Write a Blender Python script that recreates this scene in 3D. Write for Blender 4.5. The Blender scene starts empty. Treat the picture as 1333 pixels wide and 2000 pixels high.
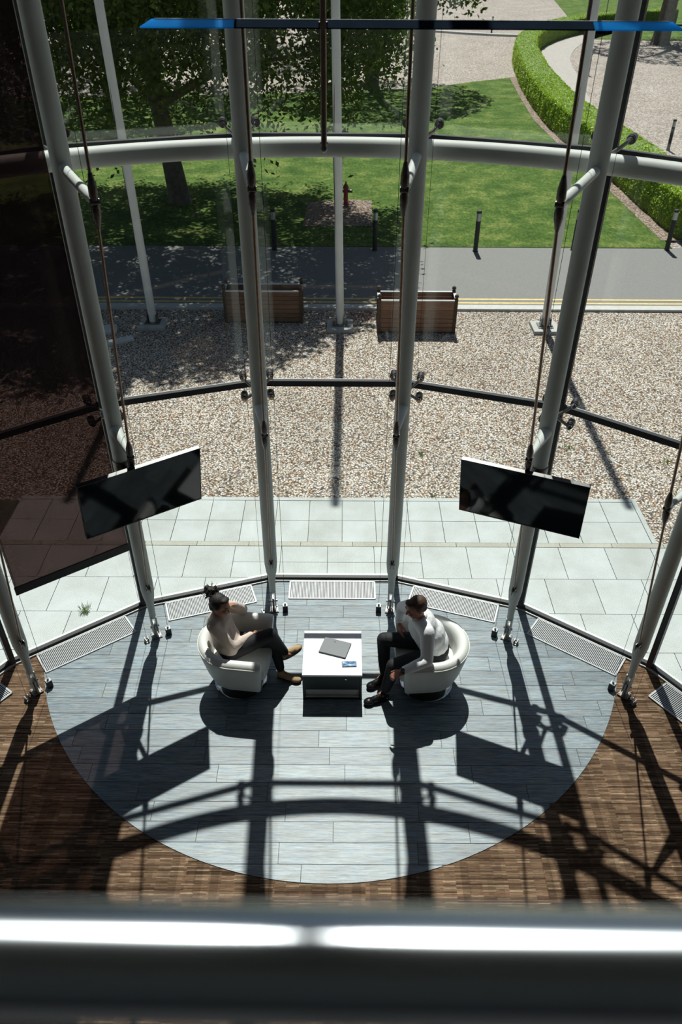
import bpy, bmesh, math, random
import numpy as np
from mathutils import Vector, Matrix

random.seed(7); rng = np.random.default_rng(7)
PI = math.pi
D = bpy.data
scn = bpy.context.scene
COL = scn.collection

# ------------------------------------------------------------------ camera, sky, sun, exposure
CAM_H = 6.5
FPX = 1508.53                      # focal length in pixels for the 1333x2000 frame
TH, ROLL, YAW = math.radians(37.4919), math.radians(.3486), math.radians(.0436)
def cam_axes():
    F = Vector((math.sin(YAW)*math.cos(TH), math.cos(YAW)*math.cos(TH), -math.sin(TH)))
    R = Vector((math.cos(YAW), -math.sin(YAW), 0)); U = R.cross(F)
    c, s = math.cos(ROLL), math.sin(ROLL)
    return F, R*c+U*s, U*c-R*s
F_, R_, U_ = cam_axes()
cd = D.cameras.new('camera'); cam = D.objects.new('camera', cd); COL.objects.link(cam)
cd.sensor_fit = 'VERTICAL'; cd.sensor_height = 36.0; cd.sensor_width = 24.0
cd.lens = FPX/2000*36.0
cam.matrix_world = Matrix(((R_.x, U_.x, -F_.x, 0), (R_.y, U_.y, -F_.y, 0), (R_.z, U_.z, -F_.z, CAM_H), (0, 0, 0, 1)))
cd.clip_start = .05; cd.clip_end = 500
cd.dof.use_dof = True; cd.dof.focus_distance = 9.0; cd.dof.aperture_fstop = 2.8
scn.camera = cam

SUN_EL, SUN_AZ = math.radians(60.49), math.radians(-1.4057)
SUN = Vector((math.sin(SUN_AZ)*math.cos(SUN_EL), math.cos(SUN_AZ)*math.cos(SUN_EL), math.sin(SUN_EL)))
w = D.worlds.new('world'); scn.world = w; w.use_nodes = True
wn = w.node_tree.nodes; wl = w.node_tree.links
sky = wn.new('ShaderNodeTexSky'); sky.sky_type = 'NISHITA'; sky.sun_disc = False
sky.sun_elevation = SUN_EL; sky.sun_rotation = SUN_AZ
sky.air_density = 1.0; sky.dust_density = 1.2; sky.ozone_density = 1.0
wl.new(sky.outputs[0], wn['Background'].inputs[0]); wn['Background'].inputs[1].default_value = .056
sd = D.lights.new('sun', 'SUN'); sun = D.objects.new('sun', sd); COL.objects.link(sun)
sd.energy = 6.4; sd.angle = math.radians(.53); sd.color = (1, .97, .925)
sun.rotation_euler = SUN.to_track_quat('Z', 'Y').to_euler(); sun.location = (0, 20, 40)
vs = scn.view_settings
scn.display_settings.display_device = 'sRGB'
vs.view_transform = 'Standard'; vs.look = 'None'; vs.gamma = 1.0; vs.use_curve_mapping = False
vs.exposure = 0.0

# ------------------------------------------------------------------ materials
class NT:
    def __init__(s, name):
        s.m = D.materials.new(name); s.m.use_nodes = True; s.t = s.m.node_tree
        s.b = s.t.nodes['Principled BSDF']; s.out = s.t.nodes['Material Output']
    def n(s, typ, **kw):
        x = s.t.nodes.new('ShaderNode'+typ)
        for k, v in kw.items(): setattr(x, k, v)
        return x
    def l(s, a, b): s.t.links.new(a, b)
    def coord(s, scale=(1, 1, 1), kind='Object'):
        c = s.n('TexCoord'); mp = s.n('Mapping'); mp.inputs['Scale'].default_value = scale
        s.l(c.outputs[kind], mp.inputs[0]); return mp.outputs[0]
    def world(s, scale=(1, 1, 1)):
        g = s.n('NewGeometry'); mp = s.n('Mapping'); mp.inputs['Scale'].default_value = scale
        s.l(g.outputs['Position'], mp.inputs[0]); return mp.outputs[0]
    def noise(s, vec, scale=5, detail=4, rough=.6):
        x = s.n('TexNoise'); x.inputs['Scale'].default_value = scale; x.inputs['Detail'].default_value = detail
        x.inputs['Roughness'].default_value = rough; s.l(vec, x.inputs['Vector']); return x.outputs[0]
    def ramp(s, fac, stops, interp='LINEAR'):
        r = s.n('ValToRGB'); cr = r.color_ramp; cr.interpolation = interp
        while len(cr.elements) < len(stops): cr.elements.new(.5)
        for e, (p, c) in zip(cr.elements, stops): e.position = p; e.color = (c[0], c[1], c[2], 1)
        s.l(fac, r.inputs[0]); return r.outputs[0]
    def mul(s, a, b, fac=1.0, mode='MULTIPLY'):
        x = s.n('MixRGB', blend_type=mode); x.inputs[0].default_value = fac
        for i, v in ((1, a), (2, b)):
            if isinstance(v, (tuple, list)): x.inputs[i].default_value = (*v, 1)
            else: s.l(v, x.inputs[i])
        return x.outputs[0]
    def bump(s, h, strength=.3, dist=.01):
        x = s.n('Bump'); x.inputs['Strength'].default_value = strength; x.inputs['Distance'].default_value = dist
        s.l(h, x.inputs['Height']); s.l(x.outputs[0], s.b.inputs['Normal'])
    def set(s, rough=.5, metal=0., spec=None, coat=None):
        s.b.inputs['Roughness'].default_value = rough; s.b.inputs['Metallic'].default_value = metal
        if spec is not None: s.b.inputs['Specular IOR Level'].default_value = spec
        if coat: s.b.inputs['Coat Weight'].default_value = coat
        return s
    def col(s, c):
        if isinstance(c, (tuple, list)): s.b.inputs['Base Color'].default_value = (*c, 1)
        else: s.l(c, s.b.inputs['Base Color'])
        return s

def simple(name, c, rough=.5, metal=0., var=.12, scale=8., bump=0., bscale=40., spec=None):
    m = NT(name); v = m.coord()
    n = m.noise(v, scale, 5)
    lo = tuple(x*(1-var) for x in c); hi = tuple(min(1, x*(1+var)) for x in c)
    m.col(m.ramp(n, [(.3, lo), (.7, hi)])); m.set(rough, metal, spec)
    if bump: m.bump(m.noise(v, bscale, 3), bump, .005)
    return m.m

M = {}
M['mast'] = simple('white_grey_paint', (.58, .61, .58), .55, 0, .07, 3, spec=.3)
M['steel'] = simple('brushed_steel', (.24, .23, .22), .4, 1, .15, 30)
M['rod'] = simple('bronzed_rod_steel', (.26, .20, .16), .34, 1, .2, 20)
M['chrome'] = simple('chrome', (.75, .76, .78), .08, 1, .03, 5)
M['fitting'] = simple('dark_fitting', (.12, .11, .11), .35, .8, .3, 30)
M['black'] = simple('black_seal', (.012, .013, .017), .5, 0, .3, 10)
M['alu'] = simple('sill_aluminium', (.55, .56, .55), .4, .3, .1, 10)
M['plate'] = simple('pale_metal_plate', (.46, .48, .49), .4, .2, .1, 20)
M['leather'] = simple('white_leather', (.74, .75, .71), .42, 0, .05, 6, .12, 120)
M['laminate'] = simple('white_laminate', (.78, .79, .82), .3, 0, .03, 4)
M['blackwood'] = simple('black_cabinet', (.016, .017, .02), .45, 0, .3, 6)
M['shelfgrey'] = simple('grey_shelf', (.52, .50, .46), .4, .2, .08, 5)
M['kick'] = simple('satin_aluminium_panel', (.52, .50, .47), .4, 0, .05, 4)
M['plastic'] = simple('black_plastic', (.012, .012, .014), .3, 0, .2, 10)
M['laptop'] = simple('slate_laptop_lid', (.042, .056, .072), .45, 0, .1, 10)
M['wallgrey'] = simple('interior_wall_paint', (.28, .28, .28), .7, 0, .05, 2)
M['slab'] = simple('balcony_dark_carpet', (.03, .03, .032), .8, 0, .2, 30)
M['concrete'] = simple('concrete', (.42, .42, .40), .8, 0, .12, 6, .2, 40)
M['polewhite'] = simple('flagpole_paint', (.74, .76, .73), .4, 0, .08, 3)
M['bollard'] = simple('bollard_black', (.018, .02, .024), .5, 0, .2, 6)
M['bollardcap'] = simple('bollard_silver_band', (.45, .47, .5), .35, .6, .1, 8)
M['rimwhite'] = simple('planter_white_rim', (.66, .68, .68), .5, 0, .08, 8)
M['soil'] = simple('dry_soil', (.055, .04, .03), .9, 0, .4, 12, .5, 30)
M['red'] = simple('hydrant_red', (.30, .04, .04), .45, 0, .2, 10)
M['bark'] = simple('tree_bark', (.13, .11, .09), .9, 0, .4, 7, .8, 25)
M['asphalt'] = simple('asphalt', (.20, .20, .19), .85, 0, .14, 30, .25, 90)
M['kerb'] = simple('kerb_concrete', (.50, .50, .47), .8, 0, .1, 10)
M['pathgrey'] = simple('footpath', (.40, .37, .34), .85, 0, .12, 4, .2, 60)
M['skinw'] = simple('warm_skin', (.42, .20, .13), .5, 0, .1, 12, .1, 90)
M['skinm'] = simple('ruddy_skin', (.36, .15, .10), .5, 0, .12, 12, .1, 90)
M['hairdark'] = simple('dark_brown_hair', (.012, .009, .008), .55, 0, .5, 60, .9, 130)
M['hairbrown'] = simple('short_brown_hair', (.075, .038, .022), .6, 0, .5, 70, .7, 160)
M['denim'] = simple('black_trousers', (.011, .011, .014), .75, 0, .3, 14, .5, 20)
M['suede'] = simple('tan_suede', (.46, .31, .17), .8, 0, .25, 20, .5, 60)
M['sole'] = simple('brown_sole', (.16, .07, .035), .6, 0, .2, 10)
M['shoeblack'] = simple('polished_black_leather', (.012, .011, .012), .18, 0, .2, 10)
M['lip'] = simple('lip', (.30, .09, .07), .5, 0, .1, 10)
M['eyewhite'] = simple('eye', (.5, .48, .45), .2, 0, .05, 5)
M['stonewhite'] = simple('pale_stone', (.6, .6, .57), .7, 0, .12, 10, .3, 40)
M['tuft'] = simple('weed_green', (.20, .30, .05), .7, 0, .3, 30)
M['petal'] = simple('red_groundcover', (.32, .09, .07), .7, 0, .4, 20)
M['yellow'] = simple('yellow_road_paint', (.66, .50, .20), .7, 0, .2, 12)

def mk_shirt(name, c, s):
    m = NT(name); v = m.coord()
    n = m.noise(v, 9, 5, .6); m.col(m.ramp(n, [(.3, tuple(x*.93 for x in c)), (.7, c)])); m.set(.75)
    f = m.noise(m.coord((1, 1, .55)), s, 3, .55); m.bump(f, .4, .025)
    return m.m
M['shirtw'] = mk_shirt('dusty_pink_beige_shirt', (.68, .56, .49), 16)
M['shirtm'] = mk_shirt('white_cotton_shirt', (.88, .89, .91), 17)

def glass(name, tint):
    m = NT(name); t = m.t; t.nodes.remove(m.b)
    tr = m.n('BsdfTransparent'); tr.inputs[0].default_value = (*tint, 1)
    gl = m.n('BsdfGlossy'); gl.inputs['Roughness'].default_value = .0
    geo = m.n('NewGeometry'); ma = m.n('MapRange')
    ma.inputs['To Min'].default_value = 1.5; ma.inputs['To Max'].default_value = 1/1.5
    m.l(geo.outputs['Backfacing'], ma.inputs['Value'])
    fr = m.n('Fresnel'); m.l(ma.outputs[0], fr.inputs['IOR'])
    mx = m.n('MixShader'); m.l(fr.outputs[0], mx.inputs[0]); m.l(tr.outputs[0], mx.inputs[1]); m.l(gl.outputs[0], mx.inputs[2])
    m.l(mx.outputs[0], m.out.inputs[0]); return m.m
M['glass'] = glass('facade_glass', (.93, .955, .94))

def blind():
    m = NT('blind_mesh_fabric'); v = m.coord()
    n = m.noise(v, 6, 3); m.col(m.ramp(n, [(.3, (.028, .020, .022)), (.7, (.036, .026, .027))])); m.set(.8, spec=.15)
    tr = m.n('BsdfTransparent'); tr.inputs[0].default_value = (1, .82, .80, 1)
    mx = m.n('MixShader'); mx.inputs[0].default_value = .25
    m.l(m.b.outputs[0], mx.inputs[1]); m.l(tr.outputs[0], mx.inputs[2]); m.l(mx.outputs[0], m.out.inputs[0]); return m.m
M['blind'] = blind()
M['blindbar'] = simple('blind_bottom_bar', (.05, .048, .05), .5, .2, .1, 6)

def screen():
    m = NT('glossy_black_screen'); v = m.coord()
    m.col(m.ramp(m.noise(v, 3), [(.3, (.004, .0045, .006)), (.7, (.006, .0065, .008))])); m.set(.06, 0, .35); return m.m
M['screen'] = screen()

def phone_screen():
    m = NT('lit_phone_screen'); v = m.coord((12, 25, 1))
    c = m.ramp(m.noise(v, 1.2, 2), [(.35, (.02, .05, .10)), (.5, (.10, .22, .40)), (.65, (.45, .55, .60))])
    m.col(c); m.set(.08); m.l(c, m.b.inputs['Emission Color']); m.b.inputs['Emission Strength'].default_value = .25; return m.m
M['phone'] = phone_screen()

def planks():
    m = NT('grey_oak_plank'); oi = m.n('ObjectInfo')
    g = m.n('NewGeometry'); add = m.n('VectorMath', operation='MULTIPLY_ADD')
    cmb = m.n('CombineXYZ'); mu = m.n('Math', operation='MULTIPLY'); mu.inputs[1].default_value = 37.
    m.l(oi.outputs['Random'], mu.inputs[0])
    for i in range(3): m.l(mu.outputs[0], cmb.inputs[i])
    add.inputs[1].default_value = (1.6, 34, 1); m.l(g.outputs['Position'], add.inputs[0]); m.l(cmb.outputs[0], add.inputs[2])
    grain = m.noise(add.outputs[0], 2.2, 8, .7)
    c1 = m.ramp(grain, [(.33, (.072, .092, .106)), (.48, (.20, .248, .275)), (.66, (.305, .375, .412))])
    fine = m.noise(m.world((5, 160, 1)), 2.0, 3, .6)
    c2 = m.mul(c1, m.ramp(fine, [(.38, (.62, .62, .62)), (.56, (1.1, 1.1, 1.1))]))
    hue = m.noise(m.world((3, 30, 1)), 1.3, 3)
    c3 = m.mul(c2, m.ramp(hue, [(.4, (1.10, .99, .90)), (.6, (.90, 1.0, 1.10))]), .9)
    tone = m.ramp(oi.outputs['Random'], [(0, (.78, .79, .80)), (1, (1.15, 1.15, 1.14))])
    m.col(m.mul(c3, tone)); m.set(.42, 0, .4); m.bump(grain, .25, .004); return m.m
M['plank'] = planks()

def carpet():
    m = NT('woven_brown_carpet'); g = m.n('NewGeometry')
    def cells(sc, off=0.):
        mp = m.n('Mapping'); mp.inputs['Scale'].default_value = sc; mp.inputs['Location'].default_value = (off, off*.7, 0)
        m.l(g.outputs['Position'], mp.inputs[0])
        f = m.n('VectorMath', operation='FLOOR'); m.l(mp.outputs[0], f.inputs[0])
        wn_ = m.n('TexWhiteNoise'); wn_.noise_dimensions = '2D'; m.l(f.outputs[0], wn_.inputs['Vector']); return wn_.outputs['Value']
    a = cells((9, 90, 0)); b = cells((14, 0.9, 0), 3.3); c = cells((1.3, 90, 0), 1.7); e = cells((22, 180, 0), 5.1)
    base = m.ramp(a, [(0, (.115, .068, .042)), (.5, (.155, .098, .062)), (.85, (.19, .125, .080)), (1, (.29, .21, .14))])
    base = m.mul(base, m.ramp(b, [(0, (.74, .74, .74)), (1, (1.14, 1.14, 1.14))]))
    base = m.mul(base, m.ramp(c, [(0, (.40, .39, .38)), (.45, (.95, .95, .95)), (1, (1.35, 1.35, 1.35))]))
    base = m.mul(base, m.ramp(e, [(0, (.75, .75, .75)), (1, (1.2, 1.2, 1.2))]))
    m.col(base); m.set(.95, 0, .1); m.bump(e, .3, .004); return m.m
M['carpet'] = carpet()

def stones(name, scale, stops, dark=.35, bumpd=.02):
    m = NT(name); v = m.world()
    nz = m.n('TexNoise'); nz.inputs['Scale'].default_value = scale*.8; m.l(v, nz.inputs['Vector'])
    vo = m.n('TexVoronoi'); vo.inputs['Scale'].default_value = scale; vo.inputs['Randomness'].default_value = 1
    m.l(v, vo.inputs['Vector'])
    sep = m.n('SeparateColor'); m.l(vo.outputs['Color'], sep.inputs[0])
    c = m.ramp(sep.outputs[0], stops, 'CONSTANT')
    edge = m.ramp(vo.outputs['Distance'], [(.25, (1, 1, 1)), (.75, (dark, dark*.93, dark*.86))])
    c = m.mul(c, edge)
    big = m.noise(v, .5, 4); c = m.mul(c, m.ramp(big, [(.3, (.86, .85, .84)), (.7, (1.1, 1.1, 1.1))]))
    m.col(c); m.set(.8, 0, .3)
    inv = m.n('Math', operation='SUBTRACT'); inv.inputs[0].default_value = 1; m.l(vo.outputs['Distance'], inv.inputs[1])
    m.bump(inv.outputs[0], 1.0, bumpd); return m.m
M['gravel'] = stones('pea_gravel', 38, [(0, (.54, .44, .33)), (.14, (.82, .78, .71)), (.32, (.40, .24, .14)), (.40, (.68, .60, .50)), (.56, (.92, .90, .85)), (.72, (.24, .20, .17)), (.80, (.62, .43, .28)), (.90, (.80, .76, .70))], .15)
M['mulch'] = stones('wood_chip', 22, [(0, (.28, .20, .15)), (.3, (.42, .33, .27)), (.5, (.20, .13, .09)), (.65, (.50, .42, .36)), (.85, (.34, .25, .19))], .4)
M['chip'] = stones('pale_wood_chip_ground', 16, [(0, (.40, .35, .30)), (.25, (.54, .49, .45)), (.5, (.33, .27, .22)), (.62, (.60, .56, .53)), (.85, (.44, .37, .32))], .45)

def paving(name, c):
    m = NT(name); oi = m.n('ObjectInfo'); v = m.world()
    sp = m.n('TexNoise'); sp.inputs['Scale'].default_value = 120; sp.inputs['Detail'].default_value = 3; m.l(v, sp.inputs['Vector'])
    a = m.ramp(sp.outputs[0], [(.32, tuple(x*.72 for x in c)), (.5, c), (.68, tuple(min(1, x*1.12) for x in c))])
    st = m.noise(v, 2.2, 6, .6)
    a = m.mul(a, m.ramp(st, [(.3, (.86, .86, .82)), (.65, (1.04, 1.05, 1.05))]))
    a = m.mul(a, m.ramp(oi.outputs['Random'], [(0, (.93, .93, .92)), (1, (1.04, 1.04, 1.05))]))
    m.col(a); m.set(.75, 0, .3); m.bump(sp.outputs[0], .2, .004); return m.m
M['slabpale'] = paving('pale_granite_paving', (.46, .49, .49))
M['slabwarm'] = paving('warm_granite_edging', (.40, .395, .34))
M['joint'] = simple('dirty_joint', (.10, .10, .07), .9, 0, .4, 20)

def lawn():
    m = NT('lawn_grass'); v = m.world()
    a = m.noise(v, 1.1, 8, .75); b = m.noise(m.world((1, .45, 1)), 13, 8, .8)
    c = m.ramp(a, [(.36, (.038, .085, .014)), (.5, (.078, .138, .025)), (.62, (.165, .21, .055))])
    c = m.mul(c, m.ramp(b, [(.36, (.45, .5, .4)), (.5, (1, 1, 1)), (.62, (1.6, 1.5, 1.45))]))
    m.col(c); m.set(.9, 0, .15); m.bump(b, .9, .03); return m.m
M['lawn'] = lawn()

def leafmat(name, c1, c2, tr=.35):
    m = NT(name); v = m.world()
    n = m.noise(v, 3.5, 4, .7); col = m.ramp(n, [(.3, c1), (.7, c2)]); m.col(col); m.set(.55, 0, .3)
    t = m.n('BsdfTranslucent'); m.l(m.mul(col, (1.5, 1.7, .8)), t.inputs[0])
    mx = m.n('MixShader'); mx.inputs[0].default_value = tr
    m.l(m.b.outputs[0], mx.inputs[1]); m.l(t.outputs[0], mx.inputs[2]); m.l(mx.outputs[0], m.out.inputs[0]); return m.m
M['leaf'] = leafmat('hanging_leaf', (.030, .060, .012), (.12, .17, .035), .35)
M['hedge'] = leafmat('hedge_leaf', (.24, .37, .04), (.50, .62, .10), .2)
M['hedgebody'] = simple('hedge_body', (.12, .19, .03), .8, 0, .5, 14, .9, 30)

def wood(name, c):
    m = NT(name); oi = m.n('ObjectInfo')
    gr = m.noise(m.coord((2.5, 40, 40)), 1.6, 6, .65)
    a = m.ramp(gr, [(.25, tuple(x*.55 for x in c)), (.6, c), (.8, tuple(x*1.25 for x in c))])
    a = m.mul(a, m.ramp(oi.outputs['Random'], [(0, (.8, .8, .8)), (1, (1.12, 1.1, 1.08))])); m.col(a); m.set(.7, 0, .2); m.bump(gr, .3, .004); return m.m
M['planter'] = wood('planter_boards', (.30, .175, .115))
M['finial'] = wood('planter_posts', (.12, .085, .06))

def blue():
    m = NT('blue_acrylic'); v = m.coord()
    m.col(m.ramp(m.noise(v, 3), [(.3, (.02, .36, .85)), (.7, (.03, .45, .95))])); m.set(.12, 0, .5)
    t = m.n('BsdfTranslucent'); t.inputs[0].default_value = (.03, .55, 1, 1)
    mx = m.n('MixShader'); mx.inputs[0].default_value = .8
    m.l(m.b.outputs[0], mx.inputs[1]); m.l(t.outputs[0], mx.inputs[2]); m.l(mx.outputs[0], m.out.inputs[0]); return m.m
M['blue'] = blue()
M['bladecore'] = simple('dark_blade_core', (.010, .016, .026), .9, 0, .2, 6, spec=0.)
M['bladetop'] = simple('pale_blade_highlight', (.5, .53, .56), .4, 0, .1, 5)
M['rail'] = simple('satin_handrail_steel', (.58, .62, .66), .26, 1, .04, 4)
_n = M['rail'].node_tree; _p = _n.nodes['Principled BSDF']; _t = _n.nodes.new('ShaderNodeTangent'); _t.direction_type = 'RADIAL'; _t.axis = 'X'
_p.inputs['Anisotropic'].default_value = .8; _p.inputs['Anisotropic Rotation'].default_value = .25; _n.links.new(_t.outputs[0], _p.inputs['Tangent'])

# ------------------------------------------------------------------ mesh helpers
class MB:
    def __init__(s): s.v = []; s.f = []
    def add(s, vs_, fs):
        o = len(s.v); s.v += [tuple(x) for x in vs_]; s.f += [tuple(i+o for i in f) for f in fs]; return s
    def box(s, c, d, rot=None, bev=0.):
        x, y, z = d[0]/2, d[1]/2, d[2]/2; c = Vector(c)
        if bev <= 0:
            vs_ = [Vector((sx*x, sy*y, sz*z)) for sz in (-1, 1) for sy in (-1, 1) for sx in (-1, 1)]
            fs = [(0, 2, 3, 1), (4, 5, 7, 6), (0, 1, 5, 4), (2, 6, 7, 3), (0, 4, 6, 2), (1, 3, 7, 5)]
        else:
            bm = bmesh.new(); bmesh.ops.create_cube(bm, size=1)
            bmesh.ops.scale(bm, vec=d, verts=bm.verts)
            bmesh.ops.bevel(bm, geom=bm.edges[:], offset=bev, segments=2, affect='EDGES', profile=.5)
            bm.verts.ensure_lookup_table(); vs_ = [v.co.copy() for v in bm.verts]; fs = [[v.index for v in f.verts] for f in bm.faces]; bm.free()
        if rot is not None: vs_ = [rot @ v for v in vs_]
        return s.add([v+c for v in vs_], fs)
    def cyl(s, p0, p1, r0, r1=None, n=16, caps=True):
        p0, p1 = Vector(p0), Vector(p1); r1 = r0 if r1 is None else r1
        a = (p1-p0).normalized(); u = a.orthogonal().normalized(); w_ = a.cross(u); vs_ = []
        for p, r in ((p0, r0), (p1, r1)):
            for i in range(n):
                t = 2*PI*i/n; vs_.append(p+(u*math.cos(t)+w_*math.sin(t))*r)
        fs = [(i, (i+1) % n, n+(i+1) % n, n+i) for i in range(n)]
        if caps: fs += [tuple(range(n-1, -1, -1)), tuple(range(n, 2*n))]
        return s.add(vs_, fs)
    def tube(s, pts, rad, n=12, caps=True):
        pts = [Vector(p) for p in pts]; rad = rad if isinstance(rad, (list, tuple)) else [rad]*len(pts)
        vs_ = []; u = None
        for i, p in enumerate(pts):
            a = (pts[min(i+1, len(pts)-1)]-pts[max(i-1, 0)]).normalized()
            u = a.orthogonal().normalized() if u is None else (u-a*u.dot(a)).normalized()
            w_ = a.cross(u)
            for k in range(n):
                t = 2*PI*k/n; vs_.append(p+(u*math.cos(t)+w_*math.sin(t))*rad[i])
        fs = [(i*n+k, i*n+(k+1) % n, (i+1)*n+(k+1) % n, (i+1)*n+k) for i in range(len(pts)-1) for k in range(n)]
        if caps: fs += [tuple(range(n-1, -1, -1)), tuple(range((len(pts)-1)*n, len(pts)*n))]
        return s.add(vs_, fs)
    def lathe(s, prof, c=(0, 0, 0), n=24):
        c = Vector(c); vs_ = []
        for r, z in prof:
            for k in range(n):
                t = 2*PI*k/n; vs_.append(c+Vector((r*math.cos(t), r*math.sin(t), z)))
        m = len(prof); fs = [(i*n+k, i*n+(k+1) % n, (i+1)*n+(k+1) % n, (i+1)*n+k) for i in range(m-1) for k in range(n)]
        fs += [tuple(range(n-1, -1, -1)), tuple(range((m-1)*n, m*n))]
        return s.add(vs_, fs)
    def ell(s, c, r, rot=None, n=14, m=9):
        c = Vector(c); r = (r, r, r) if not isinstance(r, (tuple, list)) else r; vs_ = [Vector((0, 0, -r[2]))]
        for i in range(1, m):
            p = -PI/2+PI*i/m
            for k in range(n):
                t = 2*PI*k/n; vs_.append(Vector((r[0]*math.cos(p)*math.cos(t), r[1]*math.cos(p)*math.sin(t), r[2]*math.sin(p))))
        vs_.append(Vector((0, 0, r[2]))); L = len(vs_)-1
        fs = [(0, 1+(k+1) % n, 1+k) for k in range(n)]
        fs += [(1+i*n+k, 1+i*n+(k+1) % n, 1+(i+1)*n+(k+1) % n, 1+(i+1)*n+k) for i in range(m-2) for k in range(n)]
        fs += [(1+(m-2)*n+k, 1+(m-2)*n+(k+1) % n, L) for k in range(n)]
        if rot is not None: vs_ = [rot @ v for v in vs_]
        return s.add([v+c for v in vs_], fs)
    def cap(s, p0, p1, r0, r1=None, n=14):
        r1 = r0 if r1 is None else r1
        s.cyl(p0, p1, r0, r1, n); s.ell(p0, r0, n=n); s.ell(p1, r1, n=n); return s
    def prism(s, poly, z0, z1):
        n = len(poly)
        vs_ = [(p[0], p[1], z0) for p in poly]+[(p[0], p[1], z1) for p in poly]
        fs = [tuple(range(n-1, -1, -1)), tuple(range(n, 2*n))]+[(i, (i+1) % n, n+(i+1) % n, n+i) for i in range(n)]
        return s.add(vs_, fs)
    def mesh(s, name, off=None):
        me = D.meshes.new(name); o = Vector(off) if off is not None else Vector()
        me.from_pydata([Vector(v)-o for v in s.v], [], s.f); me.update(); return me
    def build(s, name, mat, parent=None, smooth=False, off=None):
        me = s.mesh(name, off); return link(name, me, mat, parent, smooth)

def link(name, me, mat, parent=None, smooth=False):
    if not me.materials: me.materials.append(M[mat] if isinstance(mat, str) else mat)
    if smooth:
        me.polygons.foreach_set('use_smooth', [True]*len(me.polygons))
        try: me.set_sharp_from_angle(angle=math.radians(40))
        except Exception: pass
    o = D.objects.new(name, me); COL.objects.link(o)
    if parent is not None: o.parent = parent
    return o
def tag(o, label=None, cat=None, group=None, kind=None):
    for k, v in (('label', label), ('category', cat), ('group', group), ('kind', kind)):
        if v: o[k] = v
    return o
def empty(name, loc=(0, 0, 0), rz=0., **kw):
    o = D.objects.new(name, None); COL.objects.link(o); o.location = loc; o.rotation_euler = (0, 0, rz)
    o.empty_display_size = .1; return tag(o, **kw)
def copy_tree(o, parent=None):
    c = o.copy(); COL.objects.link(c); c.parent = parent
    for ch in list(o.children): copy_tree(ch, c)
    return c
def remesh(mb, voxel, smooth_it=4, off=None):
    me = mb.mesh('tmp', off); o = D.objects.new('tmp', me); COL.objects.link(o)
    r = o.modifiers.new('r', 'REMESH'); r.mode = 'VOXEL'; r.voxel_size = voxel
    if smooth_it: sm = o.modifiers.new('s', 'SMOOTH'); sm.factor = .5; sm.iterations = smooth_it
    dg = bpy.context.evaluated_depsgraph_get(); out = D.meshes.new_from_object(o.evaluated_get(dg))
    D.objects.remove(o); D.meshes.remove(me); out.materials.clear(); return out

# ------------------------------------------------------------------ facade geometry
CX, CY = -.0954, 2.2076
RM, RG = 4.394, 4.94
Z_JOINTS = [2.732, 5.045, 7.36, 9.675]
Z_TOP = 12.0
def pol(r, deg): a = math.radians(deg); return (CX+r*math.sin(a), CY+r*math.cos(a))
C9 = math.cos(math.radians(9)); S9 = math.sin(math.radians(9))
FACETS = [-54, -36, -18, 0, 18, 36, 54]

# ------------------------------------------------------------------ structure: floor, walls, roof
def clip(poly, keep):
    out = []
    for i in range(len(poly)):
        a, b = poly[i], poly[(i+1) % len(poly)]; da, db = keep(a), keep(b)
        if da >= 0: out.append(a)
        if da*db < 0: t = da/(da-db); out.append((a[0]+(b[0]-a[0])*t, a[1]+(b[1]-a[1])*t))
    return out
def half(nx, ny, d): return lambda p: d-(nx*p[0]+ny*p[1])
inner_planes = []
for ph in FACETS:
    a = math.radians(ph); nx, ny = math.sin(a), math.cos(a); inner_planes.append(half(nx, ny, nx*CX+ny*CY+RG*C9-.055))
DISC_C, DISC_R = (CX, 6.53), 3.25
floor = tag(empty('floor'), 'brown woven carpet floor with a half round inlay of grey planks', kind='structure')
xe, ye = pol(RG, 63); xw, yw = pol(RG, -63)
room = [(xw, -3.0), (xe, -3.0)]+[pol(RG, p) for p in (63, 45, 27, 9, -9, -27, -45, -63)]
MB().prism(room, -.2, .004).build('carpet', 'carpet', floor)
rows_y = [3.05+.1985*i for i in range(22)]
disc_poly = [(DISC_C[0]+DISC_R*math.cos(2*PI*i/160), DISC_C[1]+DISC_R*math.sin(2*PI*i/160)) for i in range(160)]
disc_planes = []
for i in range(160):
    a = 2*PI*(i+.5)/160; disc_planes.append(half(math.cos(a), math.sin(a), DISC_C[0]*math.cos(a)+DISC_C[1]*math.sin(a)+DISC_R*math.cos(PI/160)))
base_poly = disc_poly
for k in inner_planes: base_poly = clip(base_poly, k)
MB().prism(base_poly, .0041, .006).build('plank_underlay', 'joint', floor)
for ri, y0 in enumerate(rows_y):
    x = -4.2+random.Random(ri*13+5).uniform(0, 1.2)
    while x < 4.0:
        L = 1.22; g = .0025
        poly = [(x+g, y0+g), (x+L-g, y0+g), (x+L-g, y0+.1985-g), (x+g, y0+.1985-g)]
        for k in inner_planes+disc_planes:
            poly = clip(poly, k)
            if len(poly) < 3: break
        if len(poly) >= 3 and abs(sum(poly[i][0]*poly[(i+1) % len(poly)][1]-poly[(i+1) % len(poly)][0]*poly[i][1] for i in range(len(poly)))) > .004:
            MB().prism(poly, .0061, .011).build('plank', 'plank', floor)
        x += L

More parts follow.
